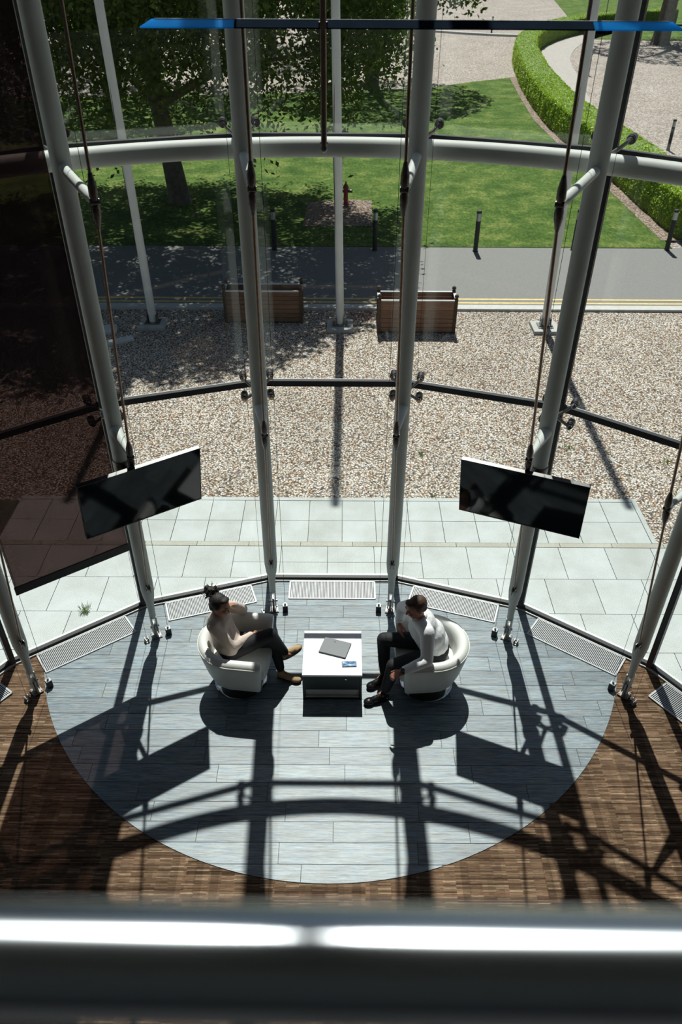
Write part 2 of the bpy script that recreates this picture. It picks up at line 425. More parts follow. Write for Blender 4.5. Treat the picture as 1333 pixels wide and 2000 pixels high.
def struct(name, mb, mat, label=None): return tag(mb.build(name, mat), label, kind='structure')
struct('wall_back', MB().box((CX, -3.1, 4.5), (9.4, .2, 15.4)), 'wallgrey')
struct('wall_left', MB().box((xw-.1, (yw-3)/2, 6), (.2, yw+3, 12.4)), 'wallgrey')
struct('wall_right', MB().box((xe+.1, (ye-3)/2, 6), (.2, ye+3, 12.4)), 'wallgrey')
rp = [(xw-.2, -3.2), (xe+.2, -3.2)]+[pol(RG+.25, p) for p in (63, 45, 27, 9, -9, -27, -45, -63)]
SKY0, SKY1 = 2.4, 4.5
cmb = MB(); cmb.box((CX, (SKY0-3.2)/2, Z_TOP+.125), (xe-xw+.4, SKY0+3.2, .25))
cmb.prism([p if p[1] > SKY1 else (p[0], SKY1) for p in rp[2:]]+[(xw-.2, SKY1), (xe+.2, SKY1)][:2], Z_TOP, Z_TOP+.25)
struct('ceiling', cmb, 'wallgrey')
added_skylight = empty('window_8', (CX, (SKY0+SKY1)/2, Z_TOP+.12), kind='structure')  # unseen skylight strip, added and sized so sun falls on the handrail
for i in range(6):
    pw_ = (xe-xw+.4)/6; MB().box((-(xe-xw+.4)/2+pw_*(i+.5), 0, 0), (pw_-.04, SKY1-SKY0, .02)).build('pane', 'glass', added_skylight)
    if i: MB().box((-(xe-xw+.4)/2+pw_*i, 0, 0), (.06, SKY1-SKY0, .10)).build('glazing_bar', 'black', added_skylight)
struct('floor_balcony', MB().prism([(xw, -3), (xe, -3), (xe, .05), (xw, .05)], 4.75, 5.0), 'slab')

# glazed facets
for n, ph in enumerate(FACETS):
    a = math.radians(ph); ap = RG*C9; ctr = (CX+ap*math.sin(a), CY+ap*math.cos(a), 0)
    wdw = empty('window_%d' % (n+1), ctr, -a, kind='structure')
    hw = RG*S9
    z = [.05]+Z_JOINTS+[Z_TOP]
    for i in range(5):
        MB().box((0, .012, (z[i]+z[i+1])/2), (2*hw-.05, .02, z[i+1]-z[i]-.02)).build('pane', 'glass', wdw)
    for zz in Z_JOINTS:
        MB().box((0, 0, zz), (2*hw-.05, .05, .062)).build('joint_bar', 'black', wdw)
        MB().box((0, .03, zz+.026), (2*hw-.05, .012, .006)).build('joint_lit_edge', 'alu', wdw)  # pale strip stands in for the sunlit top edge of the bar
    MB().box((0, .055, .02), (2*hw+.02, .035, .05)).build('sill_strip', 'alu', wdw)
    MB().box((0, .01, .028), (2*hw, .05, .055)).build('sill_gasket', 'black', wdw)
    MB().box((0, -.028, .012), (2*hw-.01, .022, .026)).build('sill_trim', 'alu', wdw)
for n, ph in enumerate((-45, -27, -9, 9, 27, 45)):
    p = pol(RG+.005, ph)
    t = MB().box((0, 0, Z_TOP/2), (.06, .075, Z_TOP)).build('trim_%d' % (n+1), 'black'); t.location = (p[0], p[1], 0); t.rotation_euler = (0, 0, -math.radians(ph))
    tag(t, kind='structure')

# ------------------------------------------------------------------ outside ground
def plane(name, x0, x1, y0, y1, z, mat, label=None, th=.05):
    return tag(MB().box(((x0+x1)/2, (y0+y1)/2, z-th/2), (x1-x0, y1-y0, th)).build(name, mat), label, kind='structure')
def sheet(name, poly, z, mat, label=None, th=.04):
    return tag(MB().prism(poly, z-th, z).build(name, mat), label, kind='structure')
plane('ground', -90, 110, 19, 190, -.05, 'chip', 'pale wood chip ground spreading beyond the lawn')
plane('gravel_bed', -22, 24, 2.0, 15.5, -.022, 'gravel', 'beige pea gravel forecourt between paving and road', .03)
kerbs = plane('kerb', -22, 24, 15.46, 15.68, .03, 'kerb', 'pale concrete kerb line along the road edge', .12)
road = plane('road', -40, 45, 15.68, 19.5, -.02, 'asphalt', 'grey asphalt road crossing behind the planters')
MB().box((2, 15.9, -.0185), (84, .075, .004)).build('road_marking', 'yellow', road)
MB().box((2, 16.1, -.0185), (84, .075, .004)).build('road_marking', 'yellow', road)
lawn_poly = [(-40, 19.45), (8.3, 19.45), (8.25, 22), (8.2, 26), (8.0, 31), (7.95, 35), (8.3, 40), (8.75, 45.8), (6.5, 44.4), (4.5, 42.8), (2.2, 42), (-2, 41), (-9, 40), (-40, 36)]
sheet('lawn', lawn_poly, -.005, 'lawn', 'mown green lawn with tree shade beyond the road')
sheet('mulch_bed', [(-1.05, 21.0), (.8, 21.05), (.86, 23.4), (.2, 23.5), (-1.0, 23.2)], .006, 'mulch', 'brown bark mulch square cut into the lawn beside hydrant', .012)
sheet('mulch_strip', [(8.2, 20), (8.6, 20), (8.75, 26), (8.5, 31), (8.4, 35), (8.8, 40), (9.3, 46), (8.7, 45.9), (8.2, 40), (7.85, 35), (7.9, 31), (8.1, 26)], .004, 'mulch', 'narrow brown mulch strip along the foot of the hedge', .012)
sheet('lawn_far', [(17, 63), (40, 60), (60, 110), (24, 110)], -.03, 'lawn', 'patch of far grass behind the two tree trunks', .02)

hedge_left = [(8.65, 20.2), (8.55, 22.5), (8.5, 26), (8.25, 31), (8.2, 34.5), (8.5, 40), (9.05, 45.5), (10.4, 54), (13.4, 62), (18.5, 69), (26, 74)]
def resample(pts, step):
    out = []; pts = [Vector((*p, 0)) for p in pts]
    def cr(p0, p1, p2, p3, t): return .5*((2*p1)+(p2-p0)*t+(2*p0-5*p1+4*p2-p3)*t*t+(-p0+3*p1-3*p2+p3)*t**3)
    for i in range(len(pts)-1):
        p0, p1, p2, p3 = pts[max(i-1, 0)], pts[i], pts[i+1], pts[min(i+2, len(pts)-1)]
        n = max(2, int((p2-p1).length/step))
        out += [cr(p0, p1, p2, p3, k/n) for k in range(n)]
    return out+[pts[-1]]
HW, HH = 1.2, .98
hp = resample(hedge_left, .35)
hb = MB(); secs = []
for i, p in enumerate(hp):
    t = (hp[min(i+1, len(hp)-1)]-hp[max(i-1, 0)]).normalized(); nrm = Vector((t.y, -t.x, 0)); r_ = random.Random(i)
    j = lambda s_: r_.uniform(-s_, s_)
    secs.append([p+nrm*(.0+j(.03))+Vector((0, 0, -.03)), p+nrm*(-.02+j(.04))+Vector((0, 0, .5)), p+nrm*(0+j(.04))+Vector((0, 0, HH-.06)), p+nrm*(.06+j(.03))+Vector((0, 0, HH+j(.02))),
                 p+nrm*(HW/2)+Vector((0, 0, HH+j(.03))), p+nrm*(HW-.06)+Vector((0, 0, HH+j(.02))), p+nrm*(HW+j(.04))+Vector((0, 0, HH-.06)), p+nrm*(HW+j(.05))+Vector((0, 0, .5)), p+nrm*HW+Vector((0, 0, -.03))])
m9 = 9; hb.add([v for s_ in secs for v in s_], [(i*m9+k, (i+1)*m9+k, (i+1)*m9+k+1, i*m9+k+1) for i in range(len(secs)-1) for k in range(m9-1)]+[tuple(range(m9)), tuple((len(secs)-1)*m9+k for k in range(m9-1, -1, -1))])
hedge = empty('hedge', (8.65, 20.2, 0), label='long clipped green hedge curving away beside the lawn', cat='hedge')
hb.build('hedge_body', 'hedgebody', hedge, off=(8.65, 20.2, 0))

def leaf_cloud(name, P, size, mat, parent, off, up=None, aspect=.55):
    n = len(P); P = np.asarray(P)-np.array(off)
    a = rng.normal(size=(n, 3)); a /= np.linalg.norm(a, axis=1)[:, None]
    b = rng.normal(size=(n, 3)); b -= (b*a).sum(1)[:, None]*a; b /= np.linalg.norm(b, axis=1)[:, None]
    s_ = size*rng.uniform(.6, 1.3, size=(n, 1))
    V = np.stack([P-a*s_, P+b*s_*aspect, P+a*s_, P-b*s_*aspect], 1).reshape(-1, 3)
    me = D.meshes.new(name); me.vertices.add(4*n); me.vertices.foreach_set('co', V.ravel())
    me.loops.add(4*n); me.loops.foreach_set('vertex_index', np.arange(4*n, dtype=np.int32))
    me.polygons.add(n); me.polygons.foreach_set('loop_start', np.arange(0, 4*n, 4, dtype=np.int32))
    me.update(calc_edges=True); me.validate()
    return link(name, me, mat, parent)
hq = []
for i in range(len(secs)-1):
    near = hp[i].y < 40
    for k in range(m9-1):
        A, B, C_, E_ = (np.array(secs[i][k]), np.array(secs[i+1][k]), np.array(secs[i+1][k+1]), np.array(secs[i][k+1]))
        n = 80 if near else 40
        u, v_ = rng.random((n, 1)), rng.random((n, 1))
        hq.append((A*(1-u)+B*u)*(1-v_)+(E_*(1-u)+C_*u)*v_+rng.normal(scale=.018, size=(n, 3)))
hq = np.concatenate(hq)
tag(leaf_cloud('leaves', hq, .042, 'hedge', hedge, (8.65, 20.2, 0)), kind='stuff')
fp_l = [p+Vector(((hp[min(i+1, len(hp)-1)]-hp[max(i-1, 0)]).normalized().y, -(hp[min(i+1, len(hp)-1)]-hp[max(i-1, 0)]).normalized().x, 0))*(HW+.05) for i, p in enumerate(hp) if p.y > 24]
fp_r = [p+Vector((.35+min(1.7, max(0, (p.y-24)*.08)), -.2, 0)) for p in fp_l]
mb = MB(); n = len(fp_l)
mb.add([(p.x, p.y, -.03) for p in fp_l]+[(p.x, p.y, -.03) for p in fp_r], [(i, n+i, n+i+1, i+1) for i in range(n-1)])
tag(mb.build('footpath', 'pathgrey'), 'grey footpath curving along the far side of the hedge', kind='structure')
ck = [(2, 69), (6, 67), (9.5, 65), (12.5, 64)]
mb = MB(); cp = resample(ck, .6); mb.tube([(p.x, p.y, -.04) for p in cp], .16, 8)
tag(mb.build('kerb_far', 'kerb'), 'pale curved edging line across the far wood chip', kind='structure')

# paving slabs
fc = tag(empty('forecourt_paving'), 'pale granite slab paving outside the glass', kind='structure')
MB().box((0, 5.28, -.045), (18, 5.08, .05)).build('paving_bed', 'joint', fc)
MB().box((-2.4, 8.27, -.045), (13.1, .92, .05)).build('paving_bed', 'joint', fc)
def outside_ok(x0, x1, y0, y1):
    for X in (x0, x1):
        for Y in (y0, y1):
            if all(k((X, Y)) > 0 for k in inner_planes): continue
            return True
    return False
PX0, PY0, PS = .0235, 7.824, .4536
shared = {}
def rect(name, x0, x1, y0, y1, mat, g=.004, z=0.):
    key = (round(x1-x0, 4), round(y1-y0, 4), mat, z)
    if key not in shared:
        hx, hy = (x1-x0)/2-g, (y1-y0)/2-g
        shared[key] = MB().box((0, 0, (z-.03)/2), (2*hx, 2*hy, .03+z)).mesh(name)
    o = link(name, shared[key], mat, fc); o.location = ((x0+x1)/2, (y0+y1)/2, 0); return o
for j in range(2):
    for i in range(-10, 9):
        rect('paving_slab', PX0+i*PS, PX0+(i+1)*PS, PY0+j*PS, PY0+(j+1)*PS, 'slabpale')
yT = PY0+2*PS
x = PX0-10*PS
while x < PX0+9*PS-.01: rect('edging_stone', x, min(x+.907, PX0+9*PS), yT, yT+.075, 'slabpale', .002, .004); x += .907
rect('edging_stone', PX0+9*PS, PX0+9*PS+.07, PY0, yT+.075, 'slabpale', .002, .004)
x = -8.0; q = 0
while x < 8: rect('step_stone', x, x+.68, 7.735, PY0, 'slabwarm', .003, .003); x += .68
row_edges = [(7.735, 7.125), (7.125, 6.52), (6.52, 5.912), (5.912, 5.305), (5.305, 4.70), (4.70, 4.09), (4.09, 3.485), (3.485, 2.88)]
for r_, (y1, y0) in enumerate(row_edges):
    off = -.165+(.3 if r_ % 2 else 0)
    for i in range(-14, 15):
        x0 = off+i*.602
        if not outside_ok(x0, x0+.602, y0, y1): continue
        if r_ == 0 and -1.2 < x0+.3 < 1.2:
            rect('paving_slab', x0, x0+.602, 7.42, y1, 'slabpale', .0035); rect('paving_slab', x0, x0+.602, y0, 7.42, 'slabpale', .0035)
        else: rect('paving_slab', x0, x0+.602, y0, y1, 'slabpale', .0035)

# ------------------------------------------------------------------ masts with tie rods and glass spiders
FZ = .011
mast0 = empty('glazing_mast', (0, 0, 0), cat='mast')
mb = MB(); mb.tube([(0, 0, .50), (0, 0, .62), (0, 0, .74), (0, 0, 3), (0, 0, 6), (0, 0, 9), (0, 0, Z_TOP-.03)], [.040, .060, .072, .075, .076, .076, .076], 24)
mb.build('tube', 'mast', mast0, True)
mb = MB(); mb.tube([(0, 0, .52), (0, 0, .40), (0, 0, .30)], [.043, .037, .036], 16)
mb.box((-.026, 0, .19), (.012, .085, .26), bev=.003); mb.box((.026, 0, .19), (.012, .085, .26), bev=.003)
mb.build('foot_fork', 'mast', mast0, True)
mb = MB(); mb.box((0, 0, .10), (.022, .10, .20), bev=.003); mb.box((0, 0, .008), (.11, .11, .016), bev=.003); mb.build('base_bracket', 'steel', mast0)
mb = MB(); mb.cyl((-.05, 0, .15), (.05, 0, .15), .016, n=12); mb.build('pin', 'chrome', mast0, True)
for xx in (-.042, .042):
    for yy in (-.04, .04):
        mb = MB(); mb.cyl((xx, yy, .014), (xx, yy, .026), .008, n=6); mb.build('bolt', 'steel', mast0)
STR = [(5.03, 1.10), (2.76, .57), (7.35, 1.32), (9.7, .95)]
tips = []
for zz, L in STR:
    mb = MB()
    if L > .6: mb.tube([(0, -.05, zz-.01), (0, -L+.14, zz+.01), (0, -L+.12, zz+.01), (0, -L+.02, zz+.012)], [.036, .034, .022, .018], 16)
    else: mb.tube([(0, -.04, zz+.0), (0, -.10, zz), (0, -L+.03, zz+.02)], [.062, .055, .016], 16)
    mb.build('strut', 'mast', mast0, True); tips.append((zz+.012, -L))
tips.sort()
nodes = [(.80, -.078)]+tips+[(Z_TOP-.12, -.5)]
for i in range(len(nodes)-1):
    (z0, y0), (z1, y1) = nodes[i], nodes[i+1]; mb = MB(); d = Vector((0, y1-y0, z1-z0)); dn = d.normalized()
    mb.cyl((0, y0, z0), (0, y1, z1), .0115 if i else .0105, n=10); rod = mb.build('tie_rod', 'rod', mast0, True)
    for base, s_ in ((Vector((0, y0, z0)), 1), (Vector((0, y1, z1)), -1)):
        if i == 0 and s_ == 1: continue
        if i == len(nodes)-2 and s_ == -1: continue
        mb = MB(); a = dn*s_
        mb.tube([base+a*.015, base+a*.04, base+a*.10, base+a*.15, base+a*.185], [.022, .031, .030, .020, .013], 10)
        mb.build('fork_end', 'fitting', mast0, True)
    if i == 0:
        mb = MB(); mb.box((-.016, -.088, .80), (.009, .06, .09), bev=.003); mb.box((.016, -.088, .80), (.009, .06, .09), bev=.003); mb.cyl((-.028, -.09, .80), (.028, -.09, .80), .011, n=10)
        mb.build('anchor_clevis', 'steel', mast0, True)
for zz, yy in tips:
    mb = MB(); mb.cyl((-.03, yy, zz), (.03, yy, zz), .022, n=14); mb.build('rod_node', 'fitting', mast0, True)
GY = RG-RM
for zz in Z_JOINTS:
    sp = MB(); sp.tube([(0, .06, zz), (0, .28, zz), (0, .36, zz)], [.022, .022, .030], 12)
    spider = sp.build('spider_bracket', 'steel', mast0, True)
    for sx in (-1, 1):
        for sz in (-1, 1):
            mb = MB(); e = Vector((sx*.135, .40, zz+sz*.115))
            mb.tube([(0, .34, zz), Vector((sx*.06, .36, zz+sz*.05)), e], [.020, .016, .014], 10)
            mb.build('spider_arm', 'steel', spider, True)
            gy = GY*math.cos(0)-.135*math.tan(math.radians(9))-.01
            mb = MB(); mb.cyl(e+Vector((0, -.03, 0)), e+Vector((0, -.012, 0)), .016, n=12); mb.cyl(e+Vector((0, -.012, 0)), e+Vector((0, .012, 0)), .027, n=16); mb.build('spider_bolt', 'chrome', spider, True); mb = MB()
            mb.cyl(e+Vector((0, .012, 0)), e+Vector((0, .03, 0)), .033, n=18); mb.cyl(e+Vector((0, .036, 0)), (e.x, gy, e.z), .037, n=18)
            mb.build('spider_disc', 'fitting', spider, True)
mlab = {-45: 'white steel glazing mast standing beyond the free end of the blind', -27: 'white steel glazing mast between the dark blind and a hung screen',
        -9: 'white steel glazing mast rising behind the seated person with tied up hair', 9: 'white steel glazing mast rising behind the person in white shirt',
        27: 'white steel glazing mast carrying the screen above the person in white', 45: 'white steel glazing mast standing on carpet at the end floor grille'}
for k, ph in enumerate((-45, -27, -9, 9, 27, 45)):
    o = mast0 if k == 0 else copy_tree(mast0)
    x, y = pol(RM, ph); o.location = (x, y, FZ); o.rotation_euler = (0, 0, -math.radians(ph)); tag(o, mlab[ph], 'mast', 'steel masts of the curved glass bay')

mb = MB(); mb.tube([(*pol(4.63, a), 5.022) for a in np.linspace(-63, 63, 64)], .078, 20)
tag(mb.build('ring_beam', 'mast', None, True), 'white steel ring tube curving horizontally behind the masts', 'beam')

# blind and its guide wires
bl = empty('roller_blind', (CX+4.30*math.sin(math.radians(-36)), CY+4.30*math.cos(math.radians(-36)), 0), math.radians(36), label='dark brown mesh roller blind pulled down in front of one glass bay', cat='blind')
zb = 1.37
MB().box((0, 0, (zb+.10+Z_TOP-.2)/2), (1.14, .004, Z_TOP-.2-zb-.10)).build('fabric', 'blind', bl)
MB().box((0, 0, zb+.05), (1.15, .018, .095), bev=.004).build('bottom_bar', 'blindbar', bl)
mb = MB(); mb.cyl((-.6, 0, Z_TOP-.14), (.6, 0, Z_TOP-.14), .07, n=16); mb.build('roller', 'blindbar', bl, True)
glab = {-45: 'at the free end of the dark blind', -27: 'beside the mast of the blind edge', -9: 'behind the cream armchair of the cross-legged person',
        9: 'behind the person in white shirt', 27: 'below the screen near the person in white', 45: 'where planks meet carpet by the end grille'}
for ph in (-45, -27, -9, 9, 27, 45):
    dph = -1.75 if ph > 0 else 1.75
    x, y = pol(4.36, ph+dph); g = empty('guide_wire', (x, y, FZ), -math.radians(ph+dph), label='thin blind guide wire on small black block '+glab[ph], cat='wire', group='blind guide wires on the floor')
    MB().box((0, 0, .045), (.06, .055, .09), bev=.004).build('block', 'black', g)
    MB().box((0, 0, .096), (.058, .053, .012), bev=.003).build('cover_plate', 'plate', g)
    mb = MB(); mb.cyl((0, 0, .102), (0, 0, .13), .012, n=10); mb.build('ferrule', 'steel', g, True)
    mb = MB(); mb.cyl((0, 0, .13), (0, 0, Z_TOP-.02), .0022, n=6); mb.build('wire', 'black', g)
    x, y = pol(4.36, ph-dph*.9); b = empty('wire_bracket', (x, y, FZ), -math.radians(ph), label='small open steel wire bracket '+glab[ph], cat='bracket', group='small steel brackets beside the mast feet')
    MB().box((0, 0, .006), (.05, .075, .012), bev=.003).build('plate', 'steel', b)
    MB().box((-.018, 0, .03), (.008, .05, .05)).build('lug', 'steel', b); MB().box((.018, 0, .03), (.008, .05, .05)).build('lug', 'steel', b)
    mb = MB(); mb.cyl((-.03, 0, .04), (.03, 0, .04), .007, n=8); mb.build('pin', 'chrome', b, True)
    mb = MB(); mb.cyl((0, 0, .036), (0, 0, Z_TOP-.02), .0016, n=6); mb.build('wire', 'black', b)

# floor grilles
def grille(ph, label):
    a = math.radians(ph); r = 4.68; t0 = 0.
    g = empty('floor_grille', (CX+r*math.sin(a), CY+r*math.cos(a), FZ), -a, label=label, cat='grille', group='floor grilles along the glass')
    L, W_ = 1.04, .30
    mb = MB()
    for yy in (-W_/2, W_/2): mb.box((0, yy, .006), (L, .014, .012))
    for xx in (-L/2, L/2): mb.box((xx, 0, .006), (.014, W_, .012))
    mb.build('frame', 'plate', g)
    MB().box((0, 0, .0015), (L-.01, W_-.01, .003)).build('duct', 'black', g)
    mb = MB(); n = 58
    for i in range(n): mb.box((-L/2+L*(i+.5)/n, 0, .007), (.0075, W_-.012, .009))
    tag(mb.build('slats', 'plate', g), kind='stuff')
grille(-54, 'slatted white floor grille on carpet past the blind'); grille(-36, 'slatted white floor grille below the dark blind'); grille(-18, 'slatted white floor grille behind the person with tied up hair')
grille(0, 'slatted white floor grille straight behind the coffee table'); grille(18, 'slatted white floor grille behind the person in white shirt')
grille(36, 'slatted white floor grille on planks beyond the white shirted person'); grille(54, 'slatted white floor grille lying on brown carpet')

# ------------------------------------------------------------------ screens
def tv(tl, tr, br, bl_, label, ph):
    tl, tr, br, bl_ = map(Vector, (tl, tr, br, bl_)); c = (tl+tr+br+bl_)/4
    X = ((tr-tl)+(br-bl_)).normalized(); Zv = ((tl-bl_)+(tr-br)); Zv = (Zv-X*Zv.dot(X)).normalized(); Yv = Zv.cross(X)   # Yv points away from the room
    wd = ((tr-tl).length+(br-bl_).length)/2; ht = ((tl-bl_).length+(tr-br).length)/2
    rot = Matrix((X, Yv, Zv)).transposed()
    c = c-Yv*.03
    e = empty('wall_screen', c, label=label, cat='screen', group='hung flat screens')
    e.rotation_euler = rot.to_euler()
    MB().box((0, .022, 0), (wd, .038, ht), bev=.003).build('casing', 'plastic', e)
    MB().box((0, .0015, .004), (wd-.012, .004, ht-.022)).build('display', 'screen', e)
    mb = MB(); fw = .006
    mb.box((0, .001, ht/2-fw/2), (wd, .008, fw)); mb.box((0, .001, -ht/2+fw), (wd, .008, fw*2)); mb.box((-wd/2+fw/2, .001, 0), (fw, .008, ht)); mb.box((wd/2-fw/2, .001, 0), (fw, .008, ht))
    mb.build('bezel', 'plastic', e)
    MB().box((0, .06, 0), (.4, .04, .3), bev=.006).build('rear_housing', 'plastic', e)
    p = pol(RM, ph); inv = rot.transposed()
    a_ = Vector((0, .08, .0)); m_ = inv @ (Vector((p[0], p[1], c.z))-c); dirn = (m_-a_).normalized()
    mb = MB(); mb.cyl(a_, m_-dirn*.07, .025, n=12); mb.build('arm', 'plastic', e, True)
    mb = MB(); up = inv @ Vector((0, 0, 1)); mb.cyl(m_-up*.06, m_+up*.06, .084, n=24); mb.build('clamp', 'fitting', e, True)
    MB().box((.0, .02, -ht/2-.004), (.09, .03, .01)).build('sensor', 'plastic', e)
tv((1.098, 5.835, 2.656), (2.154, 5.412, 2.659), (2.203, 5.508, 2.007), (1.156, 5.981, 1.983), 'black flat screen hung above the person in white shirt', 27)
tv((-2.244, 5.30, 2.70), (-1.295, 5.927, 2.70), (-1.365, 6.036, 2.05), (-2.303, 5.406, 2.05), 'black flat screen hung in front of the dark blind', -27)

# ------------------------------------------------------------------ coffee table with laptop and phone
TX0, TX1, TY0, TY1, TZ = -.383, .231, 5.222, 5.842, .40
tc = ((TX0+TX1)/2, (TY0+TY1)/2); tw, tdp = TX1-TX0, TY1-TY0
tb = empty('coffee_table', (tc[0], tc[1], FZ), label='low white topped coffee table with black drawer body', cat='table')
h = TZ-FZ
MB().box((0, 0, h-.012), (tw, tdp, .024), bev=.002).build('tabletop', 'laminate', tb)
for sx in (-1, 1): MB().box((sx*(tw/2-.014), 0, (h-.024)/2), (.026, tdp-.012, h-.024)).build('side_panel', 'blackwood', tb)
MB().box((0, tdp/2-.025, (h-.024+.155)/2), (tw-.056, .02, h-.024-.155)).build('back_panel', 'blackwood', tb)
dr = MB().box((0, -tdp/2+.018, .155+(h-.024-.155)/2), (tw-.058, .018, h-.024-.157)).build('drawer', 'blackwood', tb)
mb = MB(); mb.cyl((.14, -tdp/2+.009, h-.06), (.14, -tdp/2-.004, h-.06), .008, n=14); mb.build('lock', 'chrome', dr, True)
MB().box((0, 0, .152), (tw-.058, tdp-.05, .012)).build('drawer_base', 'blackwood', tb)
MB().box((0, -.01, .047), (tw-.058, tdp-.03, .02)).build('shelf', 'shelfgrey', tb)
mb = MB()
for sx in (-1, 1): mb.box((sx*(tw/2-.036), -tdp/2+.03, .1), (.012, .012, .09))
mb.build('shelf_support', 'alu', tb)
MB().box((0, -tdp/2+.02, .018), (tw-.058, .016, .036)).build('plinth', 'blackwood', tb)
MB().box((0, -tdp/2+.03, .1035), (tw-.09, .012, .09)).build('kick_panel', 'kick', tb)
def corner_box(name, pts, z, th, mat, label, cat, bev=.003):
    pts = [Vector((*p, 0)) for p in pts]; c = sum(pts, Vector())/4; X = ((pts[1]-pts[0])+(pts[2]-pts[3])); ang = math.atan2(X.y, X.x)
    wd = X.length/2; dp = ((pts[0]-pts[3]).length+(pts[1]-pts[2]).length)/2
    e = empty(name, (c.x, c.y, z), ang, label=label, cat=cat); return e, wd, dp
e, wd, dp = corner_box('laptop', [(-.157, 5.735), (.121, 5.648), (.060, 5.44), (-.222, 5.53)], TZ, .016, 'laptop', 'closed slate grey laptop lying askew on the white table', 'laptop')
MB().box((0, 0, .006), (wd, dp, .010), bev=.002).build('base', 'plastic', e)
MB().box((0, .001, .0145), (wd, dp, .006), bev=.002).build('lid', 'laptop', e)
mb = MB(); mb.cyl((-wd*.36, dp/2, .010), (wd*.36, dp/2, .010), .005, n=10); mb.build('hinge', 'plastic', e, True)
mb = MB(); mb.cyl((-.02, dp/2-.035, .0176), (-.02, dp/2-.035, .0184), .009, n=5); mb.box((-.035, dp/2-.03, .018), (.012, .014, .0012)); mb.build('emblem', 'black', e)
MB().box((0, -dp/2+.001, .0105), (wd*.96, .004, .003)).build('edge_strip', 'plate', e)
e, wd, dp = corner_box('phone', [(.022, 5.408), (.172, 5.415), (.176, 5.331), (.023, 5.324)], TZ, .009, 'plastic', 'small phone with lit blue screen on the white table', 'phone')
dp = .075; MB().box((0, 0, .0045), (wd, dp, .009), bev=.003).build('body', 'plastic', e); MB().box((0, 0, .0093), (wd-.016, dp-.010, .0008)).build('display', 'phone', e)

# ------------------------------------------------------------------ tub armchairs (local +X is the open front)
def armchair(loc, rz, label):
    e = empty('tub_armchair', (loc[0], loc[1], FZ), rz, label=label, cat='armchair', group='white tub armchairs')
    prof = [(.135, .0), (.16, -.012), (.30, 0), (.45, 0), (.57, 0), (.615, .008), (.645, .032), (.655, .062), (.645, .095), (.615, .118), (.55, .125), (.44, .125), (.34, .125)]
    prof = [(.17, .03), (.185, .006)]+prof[2:]
    WT, WB, FT, FB = .405, .305, .335, .295
    def lerp(a, b, z): t = max(0, min(1, (z-.17)/(.60-.17))); t = t**.8; return a+(b-a)*t
    st = []
    ns, na = 7, 22
    for i in range(ns): st.append(('s', -1, 1-i/ns))
    for i in range(na+1): st.append(('a', -PI/2-PI*i/na, 0))
    for i in range(1, ns+1): st.append(('s', 1, i/ns))
    vs_ = []
    for k, (ty, q, t) in enumerate(st):
        edge = min(k, len(st)-1-k)
        for z, off in prof:
            W_ = lerp(WB, WT, z); fr = lerp(FB, FT, z)
            o2 = off
            if ty == 's':
                x = fr*t; y = q*(W_-o2)
                if edge == 0: x -= .018; y = q*(W_-(.0625+(o2-.0625)*.72)); z2 = z-(.012 if z > .6 else 0)
                else: z2 = z
            else: x = (W_-o2)*math.cos(q)*1.0; y = (W_-o2)*math.sin(q); z2 = z
            vs_.append((x, y, z2))
        if edge == 1:
            pass
    m_ = len(prof); fs = [(i*m_+j, (i+1)*m_+j, (i+1)*m_+j+1, i*m_+j+1) for i in range(len(st)-1) for j in range(m_-1)]
    fs += [tuple(range(m_)), tuple((len(st)-1)*m_+j for j in range(m_-1, -1, -1))]
    mb = MB(); mb.add(vs_, fs)
    sh_ = mb.build('tub_shell', 'leather', e, True)
    # body under the seat
    poly = []
    for i in range(19): q = PI/2+PI*i/18; poly.append((.30*math.cos(q), .30*math.sin(q)))
    poly += [(.265, -.30), (.265, .30)]
    mb = MB(); mb.prism([(p[0]*.86, p[1]*.86) for p in poly], .172, .33); mb.build('seat_body', 'leather', e)
    poly = []
    for i in range(19): q = PI/2+PI*i/18; poly.append((.272*math.cos(q), .272*math.sin(q)))
    poly += [(.325, -.272), (.34, -.2), (.345, 0), (.34, .2), (.325, .272)]
    bm = bmesh.new(); me = D.meshes.new('seat_cushion'); t = MB(); t.prism(poly, .325, .435); m0 = t.mesh('t'); bm.from_mesh(m0)
    eds = [ed for ed in bm.edges if abs(ed.verts[0].co.z-ed.verts[1].co.z) < 1e-5]
    bmesh.ops.bevel(bm, geom=eds, offset=.03, segments=3, affect='EDGES', profile=.6); bm.to_mesh(me); bm.free()
    link('seat_cushion', me, 'leather', e, True)
    poly = [(.272*math.cos(PI/2+PI*i/18), .272*math.sin(PI/2+PI*i/18)) for i in range(19)]+[(.27, -.272), (.27, .272)]
    mb = MB(); mb.prism(poly, .160, .172); mb.build('underside_shade', 'black', e)  # black plate added so the chrome base mirrors a shaded underside
    mb = MB(); sec = [(x, y, z) for (x, y, z) in [(-(.405-.06)*math.cos(PI*(i/24-.5)), (.405-.06)*math.sin(PI*(i/24-.5)), .654) for i in range(25)]]
    seam = [(.3, -.405+.005, .612)]+[(-.40*math.cos(PI*(i/24-.5)), .40*math.sin(PI*(i/24-.5)), .612) for i in range(25)]+[(.3, .400, .612)]
    mb.tube(seam, .004, 6); mb.build('piping', 'leather', sh_, True)
    mb = MB(); mb.lathe([(.24, 0), (.275, .002), (.28, .008), (.265, .014), (.06, .026), (.04, .05), (.036, .14), (.07, .160)], n=40); mb.build('swivel_base', 'chrome', e, True)
    return e
ch1 = armchair((-1.06, 5.50), math.radians(-6.5), 'white leather tub armchair under the person in beige shirt')
ch2 = armchair((.93, 5.48), math.radians(180+4), 'white leather tub armchair under the person in white shirt')

